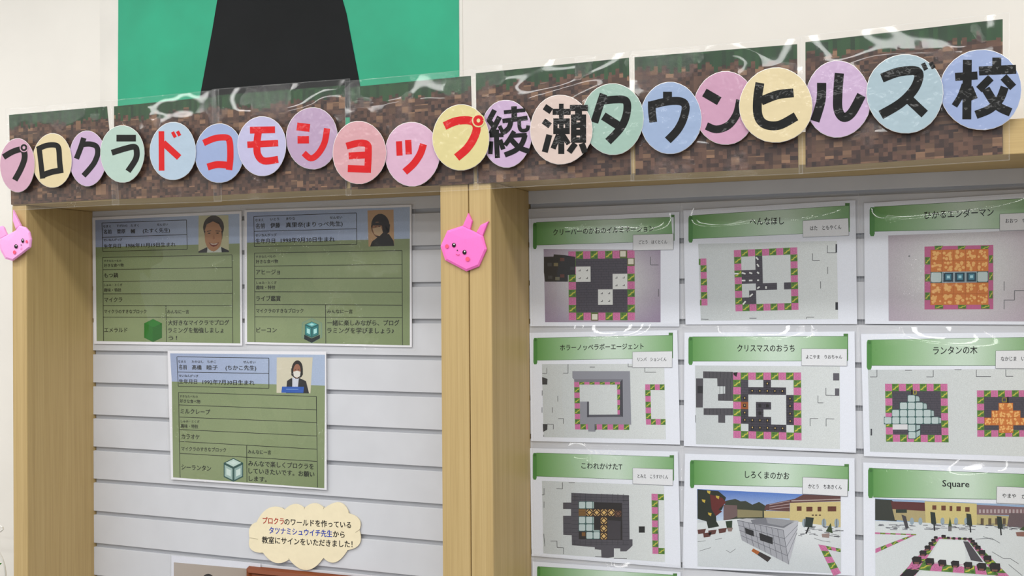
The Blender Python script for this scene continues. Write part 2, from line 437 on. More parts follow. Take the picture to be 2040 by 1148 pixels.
discs = [
 # box (px), level, colour, char, label, crop, letter colour, strokes [(pts, width)], ring
 ((0, 275.6, 69, 383), 2, PINK, 'dusty pink paper disc with black プ at the left end of the banner', ZA, BLK,
  [([(27, 522), (95, 482), (160, 462), (188, 482), (190, 540), (160, 620), (115, 702)], 46)], (187, 448, 19, 15, 34)),
 ((65, 266, 143, 374.5), 1, CREAM, 'cream paper disc with black square ロ, second disc from the left', ZA, BLK,
  [([(305, 445), (322, 590), (333, 690)], 40), ([(290, 462), (360, 432), (430, 428), (458, 455), (466, 560), (476, 645)], 42), ([(325, 668), (400, 640), (493, 622)], 46)], None),
 ((137.6, 260.5, 211.6, 370.7), 0, LILAC, 'lilac paper disc with black ク, third disc from the left', ZA, BLK,
  [([(655, 372), (630, 450), (597, 535)], 42), ([(635, 425), (700, 420), (752, 438), (764, 490), (740, 560), (700, 615), (652, 668)], 42)], None),
 ((200, 249.6, 287.5, 363.5), 1, MINT, 'pale mint paper disc with black ラ, last of the black letters before the red ones', ZA, BLK,
  [([(910, 374), (1062, 374)], 52), ([(873, 488), (980, 455), (1050, 442), (1068, 475), (1060, 540), (1000, 633)], 46)], None),
 ((298.7, 243.7, 390.5, 359.2), 1, SKY, 'pale blue paper disc with red ド, first of the red letters', ZA, RED,
  [([(1261, 320), (1263, 628)], 44), ([(1275, 410), (1400, 525)], 50), ([(1348, 325), (1370, 368)], 26), ([(1386, 320), (1405, 355)], 26)], None),
 ((388.7, 246.8, 485, 364.8), 0, BLUE, 'periwinkle blue paper disc with red コ', ZA, RED,
  [([(1590, 412), (1680, 375), (1770, 370), (1795, 405), (1800, 520), (1790, 622)], 50), ([(1622, 600), (1700, 580), (1800, 588)], 54)], None),
 ((473.6, 231.6, 570, 350.7), 1, LAV, 'lavender paper disc with red モ', ZB, RED,
  [([(-8, 534), (183, 530)], 52), ([(-28, 645), (207, 632)], 50), ([(55, 550), (45, 640), (52, 720), (100, 768), (207, 756)], 54)], None),
 ((570.5, 214, 673, 337.4), 0, MAUVE, 'mauve paper disc with red シ, highest of the red-lettered discs on the left', ZB, RED,
  [([(350, 505), (448, 517)], 60), ([(355, 607), (442, 606)], 57), ([(580, 520), (560, 630), (510, 715), (455, 748), (402, 708)], 47)], None),
 ((662.5, 241.8, 769, 366.4), 2, SALM, 'salmon pink paper disc with red ョ', ZB, RED,
  [([(728, 655), (820, 632), (885, 642), (895, 700), (888, 858)], 52), ([(745, 730), (885, 722)], 52), ([(738, 826), (890, 832)], 54)], None),
 ((766.5, 243.3, 875.7, 370.8), 1, ROSE, 'rose pink paper disc with red ッ', ZB, RED,
  [([(1128, 618), (1133, 728)], 46), ([(1198, 608), (1203, 718)], 48), ([(1315, 640), (1290, 715), (1240, 790), (1172, 852)], 54)], None),
 ((862, 208.8, 974.8, 340), 3, YEL, 'pale yellow paper disc with red プ, last of the red letters', ZB, RED,
  [([(1475, 502), (1560, 466), (1650, 458), (1706, 478), (1720, 530), (1690, 610), (1640, 680), (1568, 742)], 62)], (1734, 460, 27, 26, 50)),
 ((958, 199, 1059.7, 333.3), 0, LILAC, 'lilac paper disc with black kanji 綾 beside the pale yellow disc', ZK, BLK,
  [([(270, 262), (180, 430)], 78), ([(175, 405), (280, 545)], 74), ([(345, 365), (215, 625)], 80), ([(197, 650), (405, 645)], 62), ([(300, 560), (300, 720), (313, 995)], 76),
   ([(218, 740), (206, 935)], 66), ([(352, 715), (402, 862)], 72), ([(345, 505), (410, 640)], 60), ([(412, 297), (738, 262)], 58), ([(566, 205), (572, 420)], 86),
   ([(390, 430), (772, 382)], 68), ([(520, 430), (490, 530), (418, 600)], 76), ([(645, 425), (652, 535), (690, 575), (765, 560), (782, 495)], 56),
   ([(568, 585), (500, 700), (428, 800)], 68), ([(540, 655), (760, 640)], 62), ([(735, 640), (690, 770), (590, 875), (425, 948)], 78), ([(520, 710), (640, 830), (800, 895)], 80)], None),
 ((1055.8, 189.7, 1179.6, 327), 2, PEACH, 'pale peach paper disc with black kanji 瀬', ZK, BLK,
  [([(1030, 212), (1135, 282)], 98), ([(1015, 428), (1117, 503)], 92), ([(1105, 640), (1035, 905)], 92), ([(1155, 290), (1430, 290)], 92), ([(1287, 165), (1287, 932)], 70),
   ([(1165, 435), (1415, 435)], 88), ([(1165, 582), (1415, 582)], 92), ([(1198, 390), (1198, 625)], 64), ([(1379, 390), (1379, 625)], 72), ([(1287, 590), (1287, 932)], 92),
   ([(1245, 640), (1162, 850)], 80), ([(1310, 640), (1400, 780)], 72), ([(1418, 230), (1690, 230)], 92), ([(1550, 270), (1550, 340)], 104),
   ([(1477, 330), (1477, 760)], 82), ([(1618, 330), (1618, 760)], 92), ([(1435, 378), (1665, 378)], 84), ([(1435, 492), (1665, 492)], 86), ([(1435, 605), (1665, 605)], 90), ([(1435, 719), (1665, 719)], 82),
   ([(1500, 772), (1405, 905)], 88), ([(1598, 772), (1650, 912)], 92)], None),
 ((1159.5, 166, 1281.8, 308), 1, SAGE, 'sage green paper disc with black タ', ZCc, BLK,
  [([(920, 430), (890, 520), (858, 622)], 52), ([(900, 478), (980, 468), (1060, 470), (1080, 510), (1068, 590), (1030, 665), (950, 750)], 52), ([(918, 578), (1015, 640)], 56)], None),
 ((1275, 164, 1397, 306.7), 0.5, PER, 'cornflower blue paper disc with black ウ', ZCc, BLK,
  [([(1350, 415), (1350, 490)], 60), ([(1245, 480), (1245, 540), (1254, 620)], 52), ([(1240, 505), (1350, 480), (1440, 480), (1472, 515), (1455, 600), (1415, 675), (1352, 742)], 54)], None),
 ((1382.5, 142, 1506, 288.6), 0, DPINK, 'dark pink paper disc with black ン, partly behind the cream ヒ disc', ZCc, BLK,
  [([(1598, 420), (1698, 478)], 60), ([(1612, 645), (1680, 668), (1760, 640), (1815, 565), (1838, 470)], 52)], None),
 ((1473.3, 135.5, 1618.5, 284.5), 2, CREAM, 'cream paper disc with black ヒ overlapping the discs on both sides', ZD, BLK,
  [([(182, 490), (166, 600), (170, 710), (215, 768), (310, 775), (425, 715)], 60), ([(190, 612), (300, 570), (408, 557)], 60)], None),
 ((1603.7, 121.6, 1734, 273.9), 0, LILAC, 'large lilac paper disc with black ル', ZD, BLK,
  [([(597, 490), (592, 610), (552, 748)], 62), ([(716, 425), (706, 560), (708, 670), (745, 722), (800, 690), (865, 572)], 62)], None),
 ((1726.6, 108, 1879, 265.3), 1, ICE, 'large ice blue paper disc with black ズ', ZD, BLK,
  [([(1002, 458), (1110, 418), (1220, 408), (1252, 440), (1220, 530), (1130, 625), (995, 706)], 62), ([(1150, 568), (1290, 700)], 62), ([(1278, 358), (1300, 402)], 30), ([(1330, 352), (1352, 392)], 30)], None),
 ((1873.2, 98.8, 2035.5, 259.3), 0, BLUE, 'large blue paper disc with black kanji 校 at the right end of the banner', ZD, BLK,
  [([(1577, 335), (1573, 735)], 60), ([(1495, 450), (1645, 440)], 54), ([(1560, 500), (1530, 580), (1490, 645)], 42), ([(1592, 520), (1625, 600)], 46), ([(1775, 320), (1775, 400)], 60),
   ([(1655, 410), (1905, 398)], 60), ([(1735, 455), (1655, 535)], 52), ([(1820, 450), (1885, 520)], 54), ([(1700, 530), (1775, 640), (1868, 688)], 58), ([(1828, 518), (1795, 600), (1730, 665), (1635, 705)], 56)], None)]
rd = random.Random(5)
def mute(c): g = sum(c) / 3; return tuple(0.885 * (g + (x - g) * 0.84) for x in c)
for (x0, y0, x1, y1), lv, colr, lab, crop, lc, strokes, ring in discs:
    colr = mute(colr); Y = -0.0135 - lv * 0.0022
    cx, cy, rx, ry = (x0 + x1) / 2, (y0 + y1) / 2, (x1 - x0) / 2, (y1 - y0) / 2
    t = thing('lettered_disc', inv(cx, cy, Y), lab, 'paper disc', 'lettered discs along the banner')
    N_ = 30; ph = rd.uniform(0, 6)
    ed = [(cx + rx * (1 + 0.012 * math.sin(3 * a + ph) - 0.006 * rd.random()) * math.cos(a), cy + ry * (1 + 0.010 * math.cos(2.7 * a + ph) - 0.006 * rd.random()) * math.sin(a)) for a in [i * math.tau / N_ for i in range(N_)]]
    fr = [inv(u, v, Y) for u, v in ed]; bk = [p + Vector((0, 0.0012, 0)) for p in fr]
    mb = MB(); mb.face(fr[::-1], colr); mb.face(bk, (225, 222, 216))
    ri = [inv(cx + (u - cx) * 1.012, cy + (v - cy) * 1.012, Y + 0.0006) for u, v in ed]
    for i in range(N_):
        j = (i + 1) % N_
        mb.face([fr[i], fr[j], ri[j], ri[i]], (240, 238, 235)); mb.face([ri[i], ri[j], bk[j], bk[i]], (225, 222, 216))
    mb.build('disc', M['disc'], t)
    pr = Print(crop, Y - 0.0002)
    for i, (p, wd) in enumerate(strokes):
        pr.lv = i * 0.25; stroke(pr, p, wd, lc)
    if ring:
        rx_, ry_, rr_, rw, halo = ring
        pr.lv = 6; pr.ell(rx_, ry_, halo, halo * 1.05, colr)
        pr.lv = 7; pts = [(rx_ + rr_ * math.cos(i * math.tau / 20), ry_ + 1.05 * rr_ * math.sin(i * math.tau / 20)) for i in range(21)]
        stroke(pr, pts, rw, lc, False)
    pr.flush('letter', M['disc'], t)

# ------------------------------------------------------------ large green poster on the wall above
q = ((198, -560), (921, -720), (921, 230), (198, 260))
PY = 0.2085
def world_quad(x0, x1, z0, z1, Y, th, name, m, par):
    b = MB(); b.box(x0, x1, Y, Y + th, H + z0, H + z1); return b.build(name, m, par)
t = thing('green_poster', (-0.75, PY, H + 0.35), 'large bright green paper poster with plain black paper shape on the wall above the banner', 'poster')
world_quad(-1.228, -0.292, 0.352, 1.195, 0.2112, 0.0013, 'backing_sheet', M['white_card'], t)
b = MB(); gq = [(-1.1755, .357), (-0.300, .357), (-0.297, 1.19), (-1.166, 1.19)]
fr = [Vector((x, 0.2100, H + z)) for x, z in gq]; bk = [p + Vector((0, .0010, 0)) for p in fr]
b.face(fr); b.face(bk[::-1])
for i in range(4): j = (i + 1) % 4; b.face([fr[j], fr[i], bk[i], bk[j]])
b.build('green_sheet', M['green'], t)
b = MB(); bq = [(-0.957, .38), (-0.515, .38), (-0.560, .60), (-0.640, .86), (-0.850, .86), (-0.905, .60)]
fr = [Vector((x, 0.2088, H + z)) for x, z in bq]; bk = [p + Vector((0, .0010, 0)) for p in fr]
b.face(fr); b.face(bk[::-1])
for i in range(len(fr)): j = (i + 1) % len(fr); b.face([fr[j], fr[i], bk[i], bk[j]])
b.build('black_paper_shape', M['black'], t)

# ------------------------------------------------------------ three staff profile sheets
INK = (12, 17, 12)
def head_photo(pr, q, bg, hair, skin, kind):
    pr.poly(q, bg, 3)
    f = lambda s_, t_: bil(q, s_, t_)
    def E(cx, cy, rx, ry, col, lv, n=18):
        pr.poly([f(cx + rx * math.cos(i * math.tau / n), cy + ry * math.sin(i * math.tau / n)) for i in range(n)], col, lv)
    def G(pts, col, lv): pr.poly([f(*p) for p in pts], col, lv)
    if kind == 0:      # smiling man in a dark suit
        G([(0, 1), (0, .96), (.26, .86), (.75, .86), (1, .96), (1, 1)], (34, 36, 46), 4)
        G([(.28, 1), (.30, .84), (.5, .98), (.74, .84), (.76, 1)], (200, 205, 195), 4.5)
        E(.50, .32, .35, .32, hair, 5); E(.50, .50, .30, .38, hair, 5)
        E(.49, .58, .285, .39, skin, 6); G([(.2, .42), (.27, .24), (.48, .16), (.68, .24), (.78, .42)], skin, 6.2)
        G([(.28, .42), (.42, .40), (.42, .42), (.28, .44)], hair, 7); G([(.56, .41), (.72, .42), (.72, .44), (.56, .43)], hair, 7)
        E(.35, .48, .05, .014, hair, 7); E(.63, .48, .05, .014, hair, 7)
        G([(.34, .73), (.5, .76), (.68, .73), (.6, .82), (.5, .85), (.41, .82)], (120, 60, 50), 7); G([(.38, .745), (.5, .77), (.64, .745), (.58, .79), (.44, .79)], (215, 200, 185), 7.3)
        G([(.46, .62), (.5, .52), (.55, .62), (.5, .65)], (158, 108, 78), 7)
    elif kind == 1:    # person with dark bob and pale mask, turned sideways
        G([(.06, 1), (.14, .86), (.38, .74), (.80, .66), (.98, .86), (1, 1)], (30, 28, 26), 4)
        E(.48, .44, .36, .34, hair, 5); G([(.14, .42), (.16, .60), (.30, .68), (.34, .42)], hair, 5); G([(.6, .4), (.86, .4), (.82, .62), (.66, .68)], hair, 5)
        E(.36, .52, .20, .20, skin, 6); G([(.2, .34), (.62, .34), (.60, .43), (.2, .42)], hair, 7)
        G([(.17, .50), (.50, .46), (.58, .62), (.44, .72), (.24, .66)], (196, 168, 134), 7); E(.30, .46, .035, .012, hair, 8); E(.44, .45, .035, .012, hair, 8)
    else:              # person with black bob, white mask, black jacket and blue card
        G([(.28, 1), (.30, .66), (.42, .58), (.62, .56), (.85, .66), (.96, 1)], (28, 28, 34), 4)
        G([(.46, .86), (.45, .56), (.64, .56), (.62, .86)], (205, 208, 220), 4.5)
        E(.58, .34, .16, .26, (30, 24, 22), 5); G([(.41, .30), (.42, .50), (.50, .56), (.70, .56), (.75, .48), (.74, .3)], (30, 24, 22), 5)
        E(.575, .38, .105, .20, skin, 6); G([(.47, .40), (.58, .37), (.68, .40), (.67, .52), (.58, .57), (.49, .52)], (222, 218, 210), 7)
        E(.53, .335, .022, .008, (40, 20, 18), 7); E(.62, .335, .022, .008, (40, 20, 18), 7)
        G([(.14, .99), (.16, .82), (.80, .82), (.79, .99)], (38, 88, 176), 8); G([(.28, .885), (.64, .885), (.64, .9), (.28, .9)], (120, 160, 215), 8.5)
def profile(crop, label, printq, paperq, filmq, split, box, div, rows, left, right, mid, texts, photo, block, seed, Y):
    zz = Zc(crop)
    t = thing('profile_sheet', centre([zz(*p) for p in paperq], Y), label, 'profile sheet', 'laminated staff profile sheets')
    sheet('paper', [zz(*p) for p in paperq], Y, t, col=(234, 234, 240))
    pr = Print(crop, Y - 0.0001)
    a, b_, c, d = printq; (lx, ly), (rx, ry) = split
    sk, sk2, g1, g2 = (154, 168, 200), (170, 186, 212), (124, 140, 98), (136, 150, 110)
    pr.poly([a, b_, (rx, ry), (lx, ly)], [sk, sk2, sk2, sk], 1)
    pr.poly([(lx, ly), (rx, ry), c, d], [g1, g2, g1, g2], 1)
    pr.flush('background_print', M['grain'], t)
    pr.ring(box, 4.5, INK, 2); pr.line(*div[0], *div[1], 4.5, INK)
    for r0, r1 in rows: pr.line(*r0, *r1, 4.5, INK)
    pr.line(*left[0], *left[1], 4.5, INK); pr.line(*right[0], *right[1], 4.5, INK); pr.line(*mid[0], *mid[1], 4.5, INK)
    pr.flush('table_lines', M['paper'], t)
    for tx in texts: pr.text(tx[0], *tx[1:6], INK, 0.022, 3)
    pr.flush('lettering', M['paper'], t)
    head_photo(pr, *photo); pr.flush('portrait_photo', M['paper'], t)
    for pts, colr, lv in block: pr.poly(pts, colr, lv)
    pr.flush('block_picture', M['grain'], t)
    film('laminate_film', [zz(*p) for p in filmq], Y - 0.0016, t, seed, amp=0.0035, res=0.007)
def hexblock(cx, cy, w, h, dh, top, left, right, edge, inset=None):
    T, A, B_, C_, D_, E_, O = (cx, cy - h), (cx + w, cy - h + dh), (cx + w, cy + h - dh), (cx, cy + h), (cx - w, cy + h - dh), (cx - w, cy - h + dh), (cx, cy - h + 2 * dh)
    out = [([T, A, B_, C_, D_, E_], edge, 3)]
    def sh(q, k=0.86):
        mx, my = sum(p[0] for p in q) / 4, sum(p[1] for p in q) / 4
        return [(mx + (p[0] - mx) * k, my + (p[1] - my) * k) for p in q]
    k = 0.80 if inset else 0.96
    out += [(sh([T, A, O, E_], k), top, 4), (sh([E_, O, C_, D_], k), left, 4), (sh([O, A, B_, C_], k), right, 4)]
    if inset: out += [(sh([T, A, O, E_], .4), inset, 5), (sh([E_, O, C_, D_], .45), inset, 5), (sh([O, A, B_, C_], .45), inset, 5)]
    return out
YP = 0.1905
profile((180, 400, 3.826), 'upper left staff profile sheet with smiling man in suit and dark green block',
    [(38, 148), (1135, 100), (1143, 1088), (48, 1070)], [(14, 128), (1152, 78), (1158, 1106), (28, 1092)], [(14, 104), (1182, 56), (1186, 1132), (30, 1122)],
    [(40, 355), (1138, 326)], [(88, 170), (733, 147), (738, 370), (95, 388)], [(90, 280), (735, 258)],
    [[(93, 433), (1080, 413)], [(96, 526), (1080, 509)], [(97, 616), (1081, 606)], [(98, 711), (1082, 707)], [(99, 800), (1083, 800)], [(100, 888), (1084, 891)]],
    [(94, 433), (101, 1070)], [(1080, 413), (1086, 1086)], [(576, 800), (582, 1078)],
    [('なまえ', 98, 205, 158, 203, 21), ('すがわら', 200, 200, 282, 199, 21), ('たすく', 308, 198, 370, 197, 21), ('せんせい', 508, 191, 590, 189, 21),
     ('名前', 102, 250, 162, 249, 33), ('菅原', 203, 248, 266, 247, 33), ('輔', 307, 247, 341, 246, 33), ('(たすく先生)', 400, 243, 606, 239, 34),
     ('せいねんがっぴ', 100, 308, 242, 305, 20), ('生年月日', 103, 361, 232, 358, 33), ('1986年11月19日生まれ', 272, 356, 650, 347, 34),
     ('すきなたべもの', 104, 467, 235, 465, 19), ('好きな食べ物', 104, 505, 253, 502, 27), ('もつ鍋', 105, 585, 210, 583, 37), ('しゅみ・とくぎ', 104, 651, 243, 650, 20),
     ('趣味・特技', 104, 693, 235, 692, 28), ('マイクラ', 106, 771, 243, 769, 38), ('マイクラのすきなブロック', 106, 857, 427, 857, 30), ('みんなに一言', 587, 858, 752, 859, 30),
     ('エメラルド', 106, 1001, 282, 1001, 38), ('大好きなマイクラでプログ', 592, 948, 1057, 946, 42), ('ラミングを勉強しましょ', 592, 1005, 1016, 1005, 42), ('う！', 596, 1062, 660, 1062, 38)],
    ([(825, 114), (1052, 110), (1057, 392), (824, 397)], (188, 186, 150), (44, 30, 24), (176, 128, 92), 0),
    hexblock(478, 990, 68, 88, 33, (22, 118, 26), (18, 108, 20), (14, 98, 16), (12, 92, 16)), 11, YP)
profile((480, 400, 3.827), 'upper right staff profile sheet with person in dark bob and teal block',
    [(45, 88), (1287, 48), (1287, 1103), (47, 1078)], [(26, 72), (1300, 30), (1303, 1118), (30, 1094)], [(2, 46), (1322, 6), (1328, 1140), (8, 1114)],
    [(45, 320), (1287, 290)], [(98, 120), (880, 93), (883, 333), (102, 350)], [(100, 234), (882, 214)],
    [[(103, 400), (1228, 380)], [(104, 500), (1229, 486)], [(105, 595), (1229, 590)], [(105, 695), (1230, 697)], [(105, 792), (1230, 797)], [(106, 885), (1230, 893)]],
    [(103, 400), (107, 1080)], [(1228, 380), (1232, 1102)], [(645, 794), (647, 1090)],
    [('なまえ', 110, 158, 173, 155, 23), ('いとう', 224, 151, 290, 148, 23), ('まりな', 345, 147, 413, 144, 23), ('せんせい', 678, 138, 772, 135, 23),
     ('名前', 112, 210, 183, 207, 39), ('伊藤', 224, 205, 298, 202, 39), ('真里奈(まりっぺ先生)', 342, 201, 775, 190, 39),
     ('せいねんがっぴ', 110, 274, 270, 269, 23), ('生年月日', 112, 325, 260, 321, 38), ('1998年9月30日生まれ', 304, 320, 715, 310, 40),
     ('すきなたべもの', 113, 437, 263, 433, 21), ('好きな食べ物', 113, 477, 282, 474, 30), ('アヒージョ', 116, 562, 297, 560, 42), ('しゅみ・とくぎ', 117, 635, 272, 634, 22),
     ('趣味・特技', 116, 675, 262, 674, 31), ('ライブ鑑賞', 116, 763, 302, 763, 42), ('マイクラのすきなブロック', 116, 853, 476, 853, 34), ('みんなに一言', 657, 857, 852, 858, 33),
     ('ビーコン', 118, 1003, 272, 1003, 40), ('一緒に楽しみながら、プログ', 657, 950, 1207, 950, 45), ('ラミングを学びましょう♪', 657, 1008, 1165, 1010, 45)],
    ([(965, 75), (1163, 68), (1168, 345), (973, 350)], (186, 150, 112), (36, 26, 22), (150, 104, 72), 1),
    [([(540, 896), (618, 932), (618, 1042), (540, 1088), (462, 1042), (466, 930)], (110, 140, 128), 2.6), ([(540, 900), (614, 934), (614, 1040), (540, 1083), (466, 1040), (470, 932)], (128, 150, 116), 2.8),
     ([(482, 1022), (540, 1050), (602, 1022), (602, 1050), (540, 1084), (482, 1056)], (18, 34, 36), 3)] + [(p, c, lv + .5) for p, c, lv in hexblock(540, 984, 52, 62, 22, (96, 178, 176), (52, 134, 132), (44, 122, 122), (24, 92, 92), (170, 222, 220))], 12, YP)
profile((330, 680, 3.703), 'lower tilted staff profile sheet with masked person holding blue card',
    [(33, 90), (1175, 100), (1170, 1085), (55, 1005)], [(14, 70), (1184, 76), (1188, 1098), (40, 1020)], [(-10, 48), (1190, 58), (1206, 1112), (30, 1032)],
    [(45, 298), (1175, 328)], [(83, 115), (762, 125), (762, 348), (93, 333)], [(88, 228), (762, 238)],
    [[(95, 378), (1112, 408)], [(98, 470), (1112, 507)], [(102, 560), (1112, 600)], [(104, 652), (1113, 700)], [(106, 740), (1114, 797)], [(107, 828), (1115, 887)]],
    [(95, 378), (107, 1008)], [(1112, 408), (1120, 1080)], [(598, 768), (600, 1040)],
    [('なまえ', 93, 158, 150, 159, 20), ('たかはし', 193, 159, 279, 160, 20), ('ちかこ', 307, 160, 372, 161, 21), ('せんせい', 572, 162, 662, 164, 21),
     ('名前', 97, 205, 157, 206, 35), ('髙橋', 195, 207, 265, 208, 35), ('睦子', 303, 208, 384, 209, 35), ('(ちかこ先生)', 442, 210, 668, 213, 37),
     ('せいねんがっぴ', 98, 262, 240, 265, 20), ('生年月日', 98, 311, 232, 313, 35), ('1992年7月30日生まれ', 272, 316, 655, 322, 37),
     ('すきなたべもの', 104, 414, 237, 417, 19), ('好きな食べ物', 104, 452, 255, 458, 28), ('ミルクレープ', 110, 532, 328, 540, 40), ('しゅみ・とくぎ', 112, 598, 250, 602, 20),
     ('趣味・特技', 112, 637, 240, 642, 29), ('カラオケ', 117, 718, 250, 724, 40), ('マイクラのすきなブロック', 116, 806, 446, 816, 32), ('みんなに一言', 607, 828, 778, 834, 32),
     ('シーランタン', 117, 945, 335, 957, 42), ('みんなで楽しくプロクラを', 610, 918, 1092, 943, 43), ('していきたいです。お願い', 612, 973, 1097, 1000, 43), ('します。', 614, 1028, 745, 1038, 40)],
    ([(820, 120), (1085, 120), (1068, 385), (818, 382)], (208, 202, 180), (30, 24, 22), (150, 100, 78), 2),
    hexblock(500, 950, 72, 88, 36, (186, 208, 200), (156, 182, 176), (140, 168, 164), (36, 78, 72), (200, 218, 212)), 13, YP - 0.0022)

# ------------------------------------------------------------ right-hand posters
TILE = {'p': ((206, 118, 164), (184, 92, 142)), 'g': ((86, 128, 50), (196, 190, 70)), 'k': ((74, 70, 80), (52, 50, 60)), 'v': ((222, 224, 222), (90, 88, 90)), 'w': ((216, 220, 218), (186, 190, 190)),
        'c': ((186, 202, 202), (60, 98, 96)), 'o': ((206, 122, 56), (234, 180, 108)), 'y': ((212, 176, 110), (64, 40, 24)), 'b': ((70, 130, 150), (30, 60, 76)),
        'n': ((130, 94, 44), (80, 58, 30)), 'd': ((110, 74, 54), (54, 34, 24)), 'x': ((24, 22, 24), (24, 22, 24)), 'r': ((150, 84, 40), (90, 44, 20)), 't': ((62, 58, 68), (30, 28, 34))}
def tile(pr, q, k, lv):
    A, B_ = TILE[k]; f = lambda s_, t_: bil(q, s_, t_)
    R_ = lambda a, b_, c, d, col, l: pr.poly([f(a, b_), f(c, b_), f(c, d), f(a, d)], col, l)
    pr.poly(q, A, lv)
    if k == 'p':
        for rad, a0, a1 in ((.42, .4, 2.6), (.42, 3.4, 5.6), (.26, 1.6, 4.4), (.26, 5.2, 7.4), (.11, .2, 3.6)):
            A1 = [a0 + (a1 - a0) * i / 5 for i in range(6)]
            pr.poly([f(.5 + rad * math.cos(x), .5 + rad * math.sin(x)) for x in A1] + [f(.5 + (rad - .06) * math.cos(x), .5 + (rad - .06) * math.sin(x)) for x in A1[::-1]], B_, lv + .4)
        R_(.0, .0, 1, .04, B_, lv + .5); R_(0, 0, .04, 1, B_, lv + .5)
    elif k == 'g':
        pr.poly([f(.1, .72), f(.35, .62), f(.5, .4), f(.8, .3), f(.86, .1), f(.96, .12), f(.9, .42), f(.6, .52), f(.44, .76), f(.12, .86)], B_, lv + .4)
        pr.poly([f(.1, .2), f(.3, .1), f(.5, .2), f(.3, .34)], (62, 104, 34), lv + .4); pr.poly([f(.6, .7), f(.9, .6), f(.9, .9), f(.66, .9)], (62, 104, 34), lv + .4)
    elif k == 'k' or k == 't':
        for t_ in (.02, .35, .68): R_(0, t_, 1, t_ + .045, B_, lv + .4)
        for a, b_, c in ((.45, .02, .35), (.1, .35, .68), (.7, .35, .68), (.4, .68, 1)): R_(a, b_, a + .045, c, B_, lv + .4)
    elif k == 'c':
        R_(0, 0, 1, 1, B_, lv + .1)
        pr.poly([f(.16, .06), f(.84, .06), f(.94, .16), f(.94, .84), f(.84, .94), f(.16, .94), f(.06, .84), f(.06, .16)], A, lv + .4)
    elif k == 'o':
        rr = random.Random(int(q[0][0] * 7 + q[0][1]))
        for i in range(10):
            x, y, r = rr.uniform(.15, .85), rr.uniform(.15, .85), rr.uniform(.08, .17)
            pr.poly([f(x + r * math.cos(a), y + r * math.sin(a)) for a in [j * math.tau / 7 for j in range(7)]], B_, lv + .3 + i * .05)
        R_(0, 0, 1, .03, (176, 90, 34), lv + .8); R_(0, 0, .03, 1, (176, 90, 34), lv + .8)
    elif k == 'y' or k == 'd':
        R_(0, 0, 1, 1, B_, lv + .1)
        pr.poly([f(.5, .2), f(.8, .5), f(.5, .8), f(.2, .5)], A, lv + .4)
        for sx, sy in ((1, 1), (-1, 1), (-1, -1), (1, -1)):
            pr.poly([f(.5 + sx * .08, .5 + sy * .44), f(.5 + sx * .44, .5 + sy * .08), f(.5 + sx * .44, .5 + sy * .2), f(.5 + sx * .32, .5 + sy * .36), f(.5 + sx * .2, .5 + sy * .44)], A, lv + .4)
    elif k == 'v': R_(.36, .52, .64, .6, B_, lv + .4); R_(.56, .36, .64, .6, B_, lv + .4)
    elif k == 'b':
        R_(0, 0, 1, 1, (150, 168, 176), lv + .1); R_(.12, .1, .95, .92, B_, lv + .3); R_(.3, .2, .8, .75, A, lv + .5); R_(.42, .35, .68, .6, (170, 216, 226), lv + .7)
    elif k == 'n':
        for t_ in (.1, .35, .6, .85): R_(0, t_, 1, t_ + .06, B_, lv + .4)
def grid(pr, q, rows, lv=2):
    n, mcol = len(rows), len(rows[0])
    for i, r in enumerate(rows):
        for j, ch in enumerate(r):
            if ch == '.': continue
            tile(pr, [bil(q, j / mcol, i / n), bil(q, (j + 1) / mcol, i / n), bil(q, (j + 1) / mcol, (i + 1) / n), bil(q, j / mcol, (i + 1) / n)], ch, lv)
def ring_rows(n, m, inner=None, first='p'):
    rows = []
    oth = {'p': 'g', 'g': 'p'}
    for i in range(n):
        r = ''
        for j in range(m):
            if i in (0, n - 1) or j in (0, m - 1): r += 'p' if (i + j) % 2 == 0 else 'g'
            else: r += inner[i - 1][j - 1] if inner else '.'
        rows.append(r)
    return rows
HD, HM = (96, 152, 80), (208, 226, 212)
